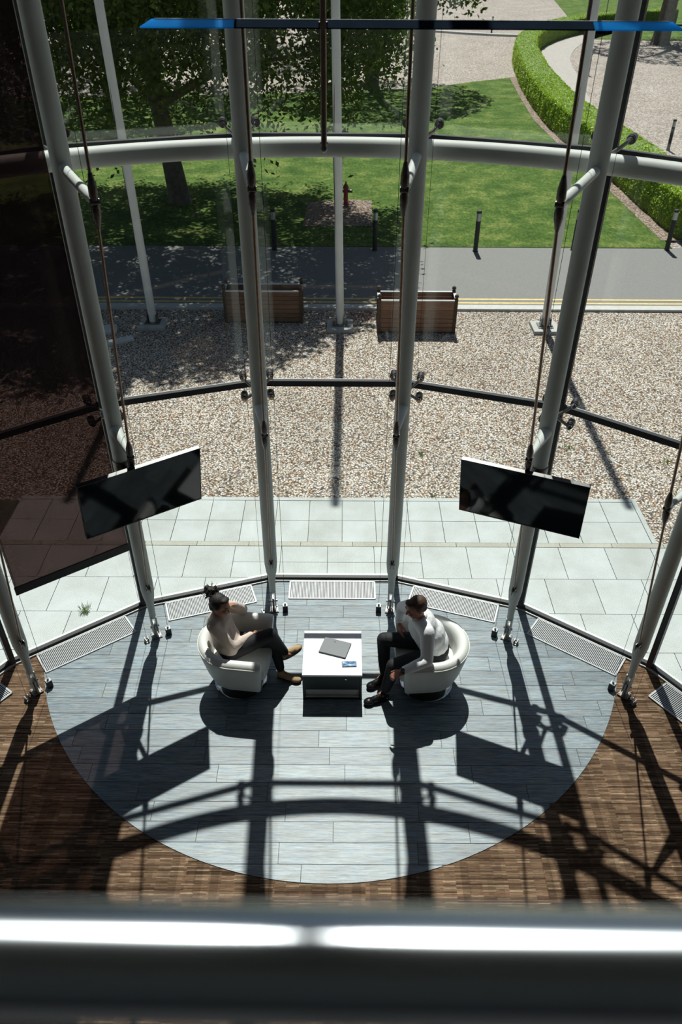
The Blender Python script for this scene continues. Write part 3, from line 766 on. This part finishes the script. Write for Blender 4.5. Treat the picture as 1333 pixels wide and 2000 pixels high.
# ------------------------------------------------------------------ people
def frame(f, up=(0, 0, 1)):
    f = Vector(f).normalized(); l = Vector(up).cross(f).normalized(); u = f.cross(l); return f, l, u
def head(mb, c, f, up, s=1.0):
    f, l, u = frame(f, up); R = Matrix((f, l, u)).transposed(); c = Vector(c); P = lambda a, b, d: c+(f*a+l*b+u*d)*s
    mb.ell(P(-.008, 0, .022), (.098*s, .078*s, .090*s), R); mb.ell(P(.022, 0, -.035), (.070*s, .062*s, .075*s), R)
    mb.ell(P(.05, 0, -.085), (.034*s, .040*s, .026*s), R)
    mb.cap(P(.088, 0, .012), P(.108, 0, -.028), .009*s, .014*s, 8); mb.ell(P(.084, .030, .022), (.012*s, .024*s, .008*s), R); mb.ell(P(.084, -.030, .022), (.012*s, .024*s, .008*s), R)
    mb.ell(P(.075, .040, -.02), (.02*s, .02*s, .018*s), R); mb.ell(P(.075, -.040, -.02), (.02*s, .02*s, .018*s), R)
    for sy in (-1, 1): mb.ell(P(-.012, sy*.079, -.008), (.020*s, .010*s, .032*s), R, n=10, m=7)
    return P, R
def face_bits(parent, P, R, s, org):
    for sy in (-1, 1):
        mb = MB(); mb.ell(P(.084, sy*.031, .004), (.008*s, .014*s, .007*s), R, n=10, m=6); ey = mb.build('eye', 'eyewhite', parent, True, off=org)
        mb = MB(); mb.ell(P(.0905, sy*.031, .003), (.003*s, .006*s, .006*s), R, n=8, m=6); mb.build('iris', 'hairdark', ey, True, off=org)
        mb = MB(); mb.tube([P(.090, sy*.015, .024), P(.092, sy*.03, .029), P(.083, sy*.05, .022)], [.0028*s]*3, 6); mb.build('eyebrow', 'hairdark', parent, True, off=org)
    mb = MB(); mb.tube([P(.080, -.024, -.058), P(.090, 0, -.055), P(.080, .024, -.058)], [.004*s, .008*s, .004*s], 8); mb.build('lips', 'lip', parent, True, off=org)
def hand(mb, wrist, d, palm_n, thumb_side, curl=.5, s=1.0):
    """palm plus five fingers: d = pointing direction, palm_n = palm normal (fingers curl towards it)"""
    d = Vector(d).normalized(); n = Vector(palm_n); n = (n-d*n.dot(d)).normalized(); sd = d.cross(n)*thumb_side; w0 = Vector(wrist)
    mb.cap(w0-d*.02, w0+d*.02, .024*s, .026*s, 10)
    for k in range(4):
        o = (k-1.5)*.019*s; mb.cap(w0+d*.015+sd*-o*.6, w0+d*.082*s-sd*o, .014*s, .011*s, 8)
    Ls = (.072, .082, .077, .060)
    for k in range(4):
        o = (1.5-k)*.020*s; p = w0+d*.085*s+sd*o; a = d.copy(); L = Ls[k]*s
        for j, (fr, ang) in enumerate(((.45, curl*.55), (.32, curl), (.23, curl*.8))):
            a = (a*math.cos(ang)+(n-a*n.dot(a)).normalized()*math.sin(ang)).normalized(); q = p+a*L*fr; mb.cap(p, q, (.0092-.0007*j)*s, (.0085-.0008*j)*s, 8); p = q
    p = w0+d*.022*s+sd*.024*s; a = (d*.65+sd*.70+n*.25).normalized(); q = p+a*.038*s; mb.cap(p, q, .0125*s, .0105*s, 8)
    a = (d*.85+sd*.25+n*.35).normalized(); r_ = q+a*.030*s; mb.cap(q, r_, .0105*s, .009*s, 8); mb.cap(r_, r_+a*.018*s, .009*s, .0075*s, 8)
def limb(mb, pts, rs, n=14):
    for i in range(len(pts)-1): mb.cap(pts[i], pts[i+1], rs[i], rs[i+1], n)
def shoe(parent, org, heel, toe, z0, mat, solemat, up=(0, 0, 1), w=.042, laces=True, lacemat='suede', ankle=None):
    heel, toe = Vector(heel), Vector(toe); f, l, u = frame(toe-heel, up); L = (toe-heel).length; R = Matrix((f, l, u)).transposed()
    P = lambda a, b, d: heel+f*a*L+l*b+u*d
    mb = MB(); mb.ell(P(.12, 0, .048), (.050, .038, .050), R); mb.ell(P(.45, 0, .040), (.10, .040, .040), R); mb.ell(P(.80, 0, .030), (.068, w+.004, .031), R); mb.cap(P(.14, 0, .06), P(.16, 0, .085), .036, .036)
    mb.cap(P(.3, 0, .062), P(.62, 0, .046), .030, .030)
    o = link('shoe', remesh(mb, .008, 4, org), mat, parent, True)
    mb = MB(); poly = []
    for i in range(24):
        t = 2*PI*i/24; a = .47+.56*math.cos(t); ww = (.036+.010*max(0, math.cos(t)-.1))*math.sin(t)*1.12; poly.append((a, ww))
    vs_ = [P(a, b, -.002) for a, b in poly]+[P(a, b, .016) for a, b in poly]; n = 24
    mb.add(vs_, [tuple(range(n-1, -1, -1)), tuple(range(n, 2*n))]+[(i, (i+1) % n, n+(i+1) % n, n+i) for i in range(n)]); mb.build('sole', solemat, o, False, off=org)
    if laces:
        mb = MB()
        for k in range(4): a = .36+.08*k; hgt = .098-.012*k; mb.tube([P(a, -.024, hgt-.014), P(a+.02, 0, hgt-.004), P(a, .024, hgt-.014)], .0035, 6)
        mb.build('laces', lacemat, o, True, off=org)
    return o

# person with tied-up hair, beige shirt, legs crossed
org = Vector((-1.10, 5.50, FZ))
pw = empty('person', org, label='person with dark curly tied up hair in beige shirt, sitting cross-legged', cat='person')
hipn, hipf = Vector((-1.13, 5.415, .525)), Vector((-1.13, 5.585, .525)); che = Vector((-1.225, 5.545, .82)); neck = Vector((-1.215, 5.53, .97)); hd = Vector((-1.187, 5.50, 1.105))
shn, shf = Vector((-1.265, 5.415, .905)), Vector((-1.195, 5.70, .915)); eln, wrn = Vector((-1.095, 5.375, .64)), Vector((-.925, 5.53, .645))
elf, wrf = Vector((-1.03, 5.835, .725)), Vector((-1.08, 5.665, .955))
kt, at_ = Vector((-.715, 5.54, .655)), Vector((-.575, 5.575, .31)); kl, al = Vector((-.69, 5.60, .49)), Vector((-.635, 5.535, .10))
hf = (.90, -.36, -.22); hu = (.05, .16, 1)
b = MB(); P_, R__ = head(b, hd, hf, hu, .98); b.cap(neck, hd+Vector((-.01, .01, -.06)), .048, .046)
b.ell(che, (.10, .15, .16)); b.ell((-1.15, 5.5, .57), (.12, .15, .12)); b.cap(che, (-1.16, 5.5, .62), .11, .11); b.cap(neck, che, .05, .09)
for s_, e_, w__ in ((shn, eln, wrn), (shf, elf, wrf)): b.cap(neck+Vector((0, 0, -.06)), s_, .05, .045); limb(b, [s_, e_, w__], [.04, .034, .023])
limb(b, [hipn, kt, at_], [.075, .05, .034]); limb(b, [hipf, kl, al], [.075, .05, .034]); b.cap(at_, at_+Vector((.07, .04, -.03)), .03, .026); b.cap(al, al+Vector((.07, -.02, -.05)), .03, .026)
hand(b, wrn+Vector((.03, .02, -.005)), (.75, .55, -.12), (0, 0, -1), 1, .35, .92); hand(b, wrf+Vector((0, -.02, .02)), (-.30, -.55, .62), (-.35, -.55, -.6), -1, .75, .92)
body = link('body', remesh(b, .0075, 3, org), 'skinw', pw, True)
face_bits(pw, P_, R__, .98, org)
hb_ = MB(); hb_.ell(P_(-.034, 0, .040), (.096, .088, .088), R__); hb_.ell(P_(-.055, 0, -.02), (.06, .074, .07), R__); hb_.ell(P_(.035, 0, .092), (.04, .055, .026), R__)
hb_.ell(P_(-.01, .078, .02), (.04, .014, .035), R__); hb_.ell(P_(-.01, -.078, .02), (.04, .014, .035), R__)
link('hair', remesh(hb_, .008, 2, org), 'hairdark', pw, True)
bun = MB(); rr = random.Random(4); bc = P_(-.140, .03, .080)
bun.cap(P_(-.08, 0, .06), bc, .035, .04)
for i in range(46):
    v = Vector((rr.gauss(0, 1), rr.gauss(0, 1), rr.gauss(0, 1))).normalized(); bun.ell(bc+v*rr.uniform(.02, .070), rr.uniform(.015, .028), n=8, m=6)
bo = link('hair_bun', remesh(bun, .007, 1, org), 'hairdark', pw, True)
mb = MB()
for i in range(70):
    v = Vector((rr.gauss(0, 1), rr.gauss(0, 1), rr.gauss(0, 1))).normalized(); p0 = bc+v*.045; p1 = bc+v*rr.uniform(.08, .12)+Vector((rr.uniform(-.02, .02), rr.uniform(-.02, .02), rr.uniform(-.02, .02)))
    mid = (p0+p1)/2+Vector((rr.uniform(-.018, .018), rr.uniform(-.018, .018), rr.uniform(-.018, .018))); mb.tube([p0, mid, p1], [.004, .003, .0015], 5)
tag(mb.build('curls', 'hairdark', bo, True, off=org), kind='stuff')
sh = MB(); sh.ell(che+Vector((.005, 0, .0)), (.125, .172, .175)); sh.ell((-1.165, 5.5, .63), (.145, .175, .16)); sh.cap(che, (-1.16, 5.5, .62), .135, .14); sh.cap(neck+Vector((0, .01, -.055)), che, .075, .12)
sh.ell((-1.12, 5.40, .585), (.10, .08, .07))
for s_, e_, w__, k in ((shn, eln, wrn, 1), (shf, elf, wrf, 1)):
    sh.cap(neck+Vector((0, 0, -.075)), s_, .066, .066); limb(sh, [s_, (s_+e_)/2, e_, (e_+w__)/2, w__], [.068, .064, .058, .052, .040])
link('shirt', remesh(sh, .010, 9, org), 'shirtw', pw, True)
mb = MB()
cl = [neck+Vector((.055*math.cos(t), .06*math.sin(t), -.025-.03*math.cos(t))) for t in np.linspace(.5, 2*PI-.5, 18)]
mb.tube(cl, [.017]*18, 8); mb.build('collar', 'shirtw', pw, True, off=org)
mb = MB(); mb.cap(wrn-(wrn-eln).normalized()*.03, wrn+(wrn-eln).normalized()*.005, .042, .041, 16); mb.build('cuff', 'shirtw', pw, True, off=org)
mb = MB(); mb.cap(wrf-(wrf-elf).normalized()*.03, wrf+(wrf-elf).normalized()*.005, .042, .041, 16); mb.build('cuff', 'shirtw', pw, True, off=org)
tr = MB(); tr.ell((-1.13, 5.5, .545), (.15, .175, .105)); limb(tr, [hipn, (hipn+kt)/2, kt, (kt+at_)/2, at_+Vector((-.01, 0, .05))], [.098, .088, .068, .060, .046]); limb(tr, [hipf, (hipf+kl)/2, kl, (kl+al)/2, al+Vector((0, 0, .05))], [.095, .085, .066, .058, .046])
link('trousers', remesh(tr, .010, 3, org), 'denim', pw, True)
shoe(pw, org, (-.60, 5.585, .235), (-.415, 5.685, .30), 0, 'suede', 'sole', up=(-.55, -.2, 1))
shoe(pw, org, (-.655, 5.53, FZ+.004), (-.43, 5.462, FZ+.004), 0, 'suede', 'sole')

# person in white shirt leaning on the chair arm
org = Vector((1.0, 5.48, FZ))
pm = empty('person', org, label='person with short brown hair in white shirt and black trousers, leaning forward', cat='person')
hipn, hipf = Vector((1.0, 5.39, .53)), Vector((.99, 5.57, .53)); che = Vector((.835, 5.475, .86)); neck = Vector((.785, 5.455, 1.035)); hd = Vector((.745, 5.425, 1.165))
shn, shf = Vector((.855, 5.285, .97)), Vector((.755, 5.655, .97)); eln, wrn = Vector((.86, 5.135, .725)), Vector((.635, 5.03, .70))
elf, wrf = Vector((.655, 5.86, .745)), Vector((.625, 5.70, .70))
kf, af = Vector((.46, 5.60, .53)), Vector((.475, 5.49, .11)); kn, an = Vector((.545, 5.245, .525)), Vector((.48, 5.255, .11))
hf = (-.90, -.26, -.30); hu = (-.15, 0, 1)
b = MB(); P_, R__ = head(b, hd, hf, hu, 1.02); b.cap(neck, hd+Vector((.01, .01, -.06)), .056, .055)
b.ell(che, (.11, .17, .17)); b.ell((.97, 5.48, .58), (.14, .165, .13)); b.cap(che, (.96, 5.48, .62), .12, .12); b.cap(neck, che, .055, .10)
for s_, e_, w__ in ((shn, eln, wrn), (shf, elf, wrf)): b.cap(neck+Vector((0, 0, -.06)), s_, .055, .05); limb(b, [s_, e_, w__], [.046, .040, .028])
limb(b, [hipn, kn, an], [.08, .055, .038]); limb(b, [hipf, kf, af], [.08, .055, .038]); b.cap(af, af+Vector((-.06, -.04, -.05)), .032, .03); b.cap(an, an+Vector((-.08, -.03, -.05)), .032, .03)
hand(b, wrn+Vector((-.025, -.012, -.004)), (-.85, -.42, -.12), (0, .15, -1), -1, .85, 1.0); hand(b, wrf+Vector((.0, -.025, -.012)), (.04, -.72, -.62), (.45, -.35, -.6), 1, .35, 1.02)
link('body', remesh(b, .0075, 3, org), 'skinm', pm, True)
face_bits(pm, P_, R__, 1.02, org)
hb_ = MB(); hb_.ell(P_(-.030, 0, .048), (.096, .083, .082), R__); hb_.ell(P_(-.055, 0, .0), (.058, .072, .07), R__); hb_.ell(P_(.046, 0, .092), (.040, .052, .028), R__)
hb_.ell(P_(-.02, .074, .03), (.035, .012, .04), R__); hb_.ell(P_(-.02, -.074, .03), (.035, .012, .04), R__)
link('hair', remesh(hb_, .007, 2, org), 'hairbrown', pm, True)
sh = MB(); sh.ell(che, (.140, .190, .185)); sh.ell((.965, 5.48, .63), (.155, .180, .16)); sh.cap(che, (.955, 5.48, .62), .15, .155); sh.cap(neck+Vector((.01, .005, -.06)), che, .085, .13); sh.ell((.93, 5.478, .74), (.145, .178, .17))
for s_, e_, w__ in ((shn, eln, wrn), (shf, elf, wrf)):
    sh.cap(neck+Vector((0, 0, -.08)), s_, .075, .075); limb(sh, [s_, (s_+e_)/2, e_, (e_+w__)/2, w__], [.076, .070, .062, .055, .042])
link('shirt', remesh(sh, .010, 9, org), 'shirtm', pm, True)
mb = MB(); cl = [neck+Vector((-.062*math.cos(t), .068*math.sin(t), -.02-.03*math.cos(t))) for t in np.linspace(.35, 2*PI-.35, 18)]
mb.tube(cl, [.018]*18, 8); mb.build('collar', 'shirtm', pm, True, off=org)
for w__, e_ in ((wrn, eln), (wrf, elf)):
    d_ = (w__-e_).normalized(); mb = MB(); mb.cyl(w__-d_*.045, w__+d_*.008, .047, .044, 18); mb.build('cuff', 'shirtm', pm, True, off=org)
d_ = (wrn-eln).normalized(); mb = MB(); wc = wrn+d_*.028; mb.cyl(wc-d_*.011, wc+d_*.011, .034, n=20); wt = mb.build('watch', 'plastic', pm, True, off=org)
wu = (Vector((0, -.35, 1))-d_*Vector((0, -.35, 1)).dot(d_)).normalized(); mb = MB(); mb.cyl(wc+wu*.030, wc+wu*.040, .021, n=20); mb.build('watch_case', 'fitting', wt, True, off=org)
mb = MB(); mb.cyl(wc+wu*.040, wc+wu*.0415, .016, n=20); mb.build('watch_dial', 'black', wt, True, off=org)
tr = MB(); tr.ell((.98, 5.48, .55), (.155, .185, .11)); limb(tr, [hipn, (hipn+kn)/2, kn, (kn+an)/2, an+Vector((0, 0, .05))], [.102, .092, .074, .064, .052]); limb(tr, [hipf, (hipf+kf)/2, kf, (kf+af)/2, af+Vector((0, 0, .05))], [.102, .092, .074, .064, .052])
link('trousers', remesh(tr, .010, 3, org), 'denim', pm, True)
shoe(pm, org, (.495, 5.475, FZ+.004), (.305, 5.375, FZ+.004), 0, 'shoeblack', 'sole', lacemat='black', w=.044)
shoe(pm, org, (.50, 5.245, FZ+.004), (.265, 5.165, FZ+.004), 0, 'shoeblack', 'black', lacemat='black', w=.046)

# ------------------------------------------------------------------ handrail and hanging blade
rl = empty('handrail', (0, .158, 6.112), math.radians(-.6), label='thick polished steel handrail crossing below everything, out of focus', cat='handrail')
mb = MB(); mb.cyl((-3.9, 0, 0), (3.9, 0, 0), .0255, n=48); mb.build('tube', 'rail', rl, True)
for xx in (-3.2, 3.2):
    mb = MB(); mb.cyl((xx, -.06, -1.11), (xx, -.06, -.02), .02, n=16); mb.tube([(xx, -.06, -.02), (xx, -.03, -.03), (xx, 0, -.02)], .012, 10); mb.build('post', 'steel', rl, True)
    mb = MB(); mb.cyl((xx, -.06, -1.112), (xx, -.06, -1.10), .05, n=20); mb.build('flange', 'steel', rl, True)

bd = empty('pendant_blade', (-.105, 4.72, 5.45), label='long thin dark blade with bright blue ends hung on a rod', cat='pendant')
mb = MB(); mb.cyl((0, 0, .03), (0, 0, Z_TOP-5.45-.02), .0165, n=16); mb.build('rod', 'rod', bd, True)
mb = MB(); mb.ell((0, 0, .02), .021); mb.cyl((-.022, 0, .05), (.022, 0, .05), .005, n=8); mb.build('rod_tip', 'steel', bd, True)
zb_ = 6.065-5.45; yb = .03
def blade_piece(x0, x1, c0, c1, name, mat, z, th, dpt):
    mb = MB(); y0, y1 = yb-dpt/2, yb+dpt/2
    vs_ = [(x0-c0, y0, z-th/2), (x1+c1, y0, z-th/2), (x1+c1*.2, y1, z-th/2), (x0-c0*.2, y1, z-th/2), (x0-c0, y0, z-th/2+.006), (x1+c1, y0, z-th/2+.006), (x1, y1, z+th/2), (x0, y1, z+th/2)]
    mb.add(vs_, [(3, 2, 1, 0), (4, 5, 6, 7), (0, 1, 5, 4), (1, 2, 6, 5), (2, 3, 7, 6), (3, 0, 4, 7)]); return mb.build(name, mat, bd)
blade_piece(-.465, 1.415, 0, 0, 'blade_core', 'bladecore', zb_, .036, .060)
blade_piece(-.90, -.465, .055, 0, 'blade_tip', 'blue', zb_, .036, .060); blade_piece(1.415, 1.83, 0, .055, 'blade_tip', 'blue', zb_, .036, .060)
MB().box((.465, yb+.033, zb_+.017), (2.70, .010, .006)).build('top_highlight', 'bladetop', bd)  # pale strip put in as the white highlight along the blade top
MB().box((0, yb, zb_), (.05, .06, .03), bev=.004).build('rod_clamp', 'fitting', bd)

# ------------------------------------------------------------------ flagpoles
def flagpole(x, y, label):
    e = empty('flagpole', (x, y, -.02), label=label, cat='flagpole', group='white flagpoles on the gravel')
    MB().box((0, -.03, .03), (.52, .52, .08), bev=.01).build('plinth', 'concrete', e)
    MB().box((0, -.02, .08), (.30, .26, .02), bev=.003).build('base_plate', 'steel', e)
    mb = MB(); mb.box((-.095, -.02, .16), (.015, .14, .16)); mb.box((.095, -.02, .16), (.015, .14, .16)); mb.cyl((-.12, -.02, .2), (.12, -.02, .2), .014, n=10); mb.build('hinge_bracket', 'steel', e)
    mb = MB(); mb.tube([(0, 0, .09), (-.05, 0, 3), (-.19, 0, 10.6)], [.080, .078, .068], 20); mb.build('pole', 'polewhite', e, True)
    mb = MB(); mb.tube([(-.09, -.03, 1.6), (-.13, -.06, 3.2), (-.10, -.06, 5.0)], .006, 6); mb.build('halyard', 'black', e)
    for sx in (-1, 1):
        mb = MB(); mb.cyl((sx*.12, -.1, .09), (sx*.12, -.1, .115), .015, n=6); mb.build('bolt', 'steel', e)
flagpole(-3.80, 14.68, 'white flagpole in tree shade behind the blind side mast'); flagpole(-.03, 14.63, 'white flagpole between the two wooden planters'); flagpole(4.08, 14.60, 'white flagpole in full sun past the planter')

# ------------------------------------------------------------------ planters
def planter(x0, x1, y0, dp, label):
    e = empty('wooden_planter', ((x0+x1)/2, y0+dp/2, -.022), label=label, cat='planter', group='wooden planters by the road')
    wd = x1-x0; H_ = .68; nb = 7
    for k in range(nb):
        z = .03+(H_-.05)*(k+.5)/nb; bh = (H_-.05)/nb-.008
        for sy in (-1, 1): MB().box((0, sy*(dp/2-.012), z), (wd-.05, .024, bh), bev=.003).build('board', 'planter', e)
        for sx in (-1, 1): MB().box((sx*(wd/2-.012), 0, z), (.024, dp-.05, bh), bev=.003).build('board', 'planter', e)
    for sy in (-1, 1): MB().box((0, sy*(dp/2-.012), H_-.01), (wd-.09, .04, .022)).build('rim', 'rimwhite', e)
    for sx in (-1, 1): MB().box((sx*(wd/2-.015), 0, H_-.01), (.055, dp-.09, .022)).build('rim', 'rimwhite', e)
    for sx in (-1, 1):
        for sy in (-1, 1):
            c = (sx*(wd/2-.02), sy*(dp/2-.02)); po = MB().box((*c, (H_+.03)/2), (.065, .065, H_+.03), bev=.004).build('post', 'finial', e)
            mb = MB(); mb.ell((*c, H_+.075), .042, n=14); mb.cyl((*c, H_+.025), (*c, H_+.05), .018, n=10); mb.build('finial', 'finial', po, True)
    MB().box((0, 0, H_*.55), (wd-.06, dp-.06, .02)).build('soil', 'soil', e)
planter(.715, 2.245, 14.36, .47, 'sunlit brown slatted planter box with white rim'); planter(-2.36, -.80, 14.80, .40, 'shaded slatted planter box nearer the tree')

# ------------------------------------------------------------------ bollards
def bollard(x, y, label, h=1.0, r=.058):
    e = empty('bollard', (x, y, -.04), label=label, cat='bollard', group='black bollards')
    mb = MB(); mb.lathe([(r*1.25, 0), (r*1.25, .03), (r, .04), (r, h-.24)], n=20); mb.build('post', 'bollard', e, True)
    mb = MB(); mb.lathe([(r*.98, h-.24), (r*.98, h-.06)], n=20); mb.build('band', 'bollardcap', e, True)
    mb = MB(); mb.lathe([(r*1.05, h-.06), (r*1.05, h-.015), (r*.8, h)], n=20); mb.build('cap', 'bollard', e, True)
for x, y, lb in ((-1.68, 19.2, 'black bollard in dark tree shade at the lawn edge'), (.81, 19.2, 'black bollard at the corner of the tree shadow'), (3.31, 19.17, 'black bollard alone before the sunlit lawn'),
                 (5.77, 19.3, 'black bollard glimpsed beside the screen-bearing mast and flagpole'), (8.13, 19.35, 'black bollard before the near end of the hedge'), (11.75, 30.1, 'black bollard on pale wood chip beyond the hedge'),
                 (13.1, 47.0, 'distant black bollard beside the curved footpath'), (10.9, 66.5, 'most distant black bollard before the hedge bend')): bollard(x, y, lb)

# ------------------------------------------------------------------ hydrant, stones, weeds
hy = empty('hydrant', (.10, 23.0, .006), label='dark red hydrant standing behind the middle flagpole', cat='hydrant')
mb = MB(); mb.lathe([(.10, 0), (.10, .03), (.065, .05), (.06, .42), (.085, .44), (.085, .47), (.06, .52), (.02, .58), (.02, .62)], n=20); mb.build('barrel', 'red', hy, True)
for sx in (-1, 1):
    mb = MB(); mb.cyl((sx*.05, 0, .36), (sx*.16, 0, .36), .042, n=14); mb.cyl((sx*.16, 0, .36), (sx*.19, 0, .36), .05, n=6); mb.build('outlet', 'fitting', hy, True)
def stone(x, y, dx, dy, rz, label):
    mb = MB(); mb.box((0, 0, .03), (dx, dy, .08), bev=.02); o = mb.build('stone_block', 'stonewhite', None); o.location = (x, y, -.022); o.rotation_euler = (0, 0, rz); tag(o, label, 'stone')
stone(-4.30, 13.86, .55, .16, .5, 'long pale stone block lying on shaded gravel'); stone(-4.62, 14.38, .3, .34, .2, 'square pale stone lying on gravel by the mast')
def tuft(x, y, label, n=34, r=.05, h=.07, mat='tuft', z=0.):
    mb = MB(); rr = random.Random(int(x*100))
    for i in range(n):
        a = rr.uniform(0, 2*PI); d = rr.uniform(0, r); b0 = Vector((d*math.cos(a), d*math.sin(a), 0)); t = b0*1.5+Vector((rr.uniform(-.03, .03), rr.uniform(-.03, .03), rr.uniform(.5, 1)*h)); s_ = Vector((-math.sin(a), math.cos(a), 0))*.004
        mb.add([b0-s_, b0+s_, (b0+t)/2+s_*.8+Vector((0, 0, .008)), t, (b0+t)/2-s_*.8+Vector((0, 0, .008))], [(0, 1, 2, 3, 4)])
    o = mb.build('weed_tuft', mat, None); o.location = (x, y, z); tag(o, label, 'weed')
tuft(-3.02, 6.525, 'green grass tuft growing in a paving joint', 60, .07, .09); tuft(3.55, 10.15, 'small weed on gravel under the long pole shadow', 40, .08, .07, z=-.022); tuft(4.95, 9.75, 'flat green weed on sunlit gravel', 40, .09, .05, z=-.022)
tuft(1.23, 9.95, 'dark weed sprig on gravel between two masts', 30, .05, .10, z=-.022); tuft(1.30, 8.82, 'green sprig at the paving edge beneath the screen', 26, .05, .06); tuft(.42, 15.1, 'red groundcover patch beside the sunlit planter', 90, .25, .05, 'petal', -.022)

# ------------------------------------------------------------------ trees
def tree(x, y, label, trunk_r, lean, branches, strands, leaf, nper, mat='leaf'):
    e = empty('tree', (x, y, -.05), label=label, cat='tree', group='trees beyond the road')
    mb = MB(); pts = [(0, 0, 0), (lean[0]*.3, lean[1]*.3, 1.2), (lean[0], lean[1], 4), (lean[0]*1.5, lean[1]*1.5, 9)]
    mb.tube([(0, 0, -.05)]+[(p[0], p[1], p[2]+.15) for p in pts], [trunk_r*1.6, trunk_r*1.2, trunk_r, trunk_r*.85, trunk_r*.4], 16); mb.build('trunk', 'bark', e, True)
    for bp in branches:
        mb = MB(); mb.tube(bp, [trunk_r*.5*(1-.8*i/(len(bp)-1)) for i in range(len(bp))], 10); mb.build('branch', 'bark', e, True)
    allp = []
    for (sx, sy, sz, L) in strands:
        n = nper; t = np.linspace(0, 1, n)[:, None]; dr_ = rng.normal(size=2)*.35
        base = np.array([[sx, sy, sz]])+np.concatenate([dr_[0]*t*L*.5, dr_[1]*t*L*.5, -t*L], 1)+rng.normal(scale=.10, size=(n, 3)); allp.append(base)
    P = np.concatenate(allp); P = P[P[:, 2] > 1.3]
    tag(leaf_cloud('foliage', P, leaf, mat, e, (0, 0, 0)), kind='stuff'); return e
# main tree: drooping crown over the road
T1 = (-4.7, 23.2)
strands = []
rs = np.random.default_rng(11)
for i in range(6200):                       # the upper crown that throws the shade
    a = rs.uniform(0, 2*PI); d = math.sqrt(rs.uniform(0, 1)); px, py = 6.6*d*math.cos(a)-.45, 6.4*d*math.sin(a)-1.3
    top = 11.5*math.sqrt(max(0, 1-d*d*.85)); strands.append((px, py, rs.uniform(6.0, max(7.2, top)), rs.uniform(.5, 1.3)))
for c in range(140):                         # drooping sprays below it, in bunches with gaps between
    a = rs.uniform(0, 2*PI); d = math.sqrt(rs.uniform(.06, 1)); qx, qy, qz = 6.4*d*math.cos(a)+.2, 5.6*d*math.sin(a)-.9, rs.uniform(4.4, 6.3)
    for k in range(13): strands.append((qx+rs.normal()*.34, qy+rs.normal()*.34, qz+rs.normal()*.4, rs.uniform(.7, 2.3)))
br = []
for i in range(11):
    a = i*2.4; z0 = 2.6+.45*i; r = 4.2-.2*i; br.append([(-.2, -.1, z0), (r*.4*math.cos(a), r*.4*math.sin(a), z0+.9), (r*math.cos(a), r*math.sin(a), z0+1.2)])
br.append([(0, 0, 2.2), (-.8, .2, 3.0), (-2.2, .5, 4.1), (-4, .8, 5)])
tree(T1[0], T1[1], 'large tree with drooping leafy sprays shading the road', .26, (-.5, .3), br, strands, .068, 26)
def far_tree(x, y, label, tr, rad, z0, z1, n, seed):
    rs = np.random.default_rng(seed); st = []
    for i in range(n):
        a = rs.uniform(0, 2*PI); d = math.sqrt(rs.uniform(0, 1)); st.append((rad*d*math.cos(a), rad*d*math.sin(a), rs.uniform(z0, z0+(z1-z0)*math.sqrt(max(.05, 1-d*d))), rs.uniform(.5, 1.4)))
    br = [[(0, 0, z0*.7), (rad*.4*math.cos(a), rad*.4*math.sin(a), z0+.5), (rad*.8*math.cos(a), rad*.8*math.sin(a), z0+1.2)] for a in (0, 1.3, 2.5, 3.8, 5.0)]
    tree(x, y, label, tr, (.2, .1), br, st, .11, 16)
far_tree(1.4, 42.5, 'tree beyond the lawn whose shade falls on the wood chip', .3, 5.2, 4.2, 11, 1100, 3)
far_tree(-10.5, 40.0, 'leafy tree farthest behind the drooping tree', .3, 6.8, 3.4, 11, 2200, 5)
far_tree(21.3, 60.4, 'thick trunked tree beyond the curve of the hedge', .5, 6.0, 6.0, 13, 900, 8)
far_tree(25.2, 63.5, 'second thick trunk behind the hedge curve', .45, 5.0, 6.5, 13, 600, 9)
far_tree(-4.5, 56.0, 'tree standing well behind the drooping tree, beyond the lawn', .3, 6.0, 4.6, 12, 1300, 12)
far_tree(-16.0, 52.0, 'tree on the wood chip far behind the blind', .3, 6.5, 4.4, 12, 1300, 14)
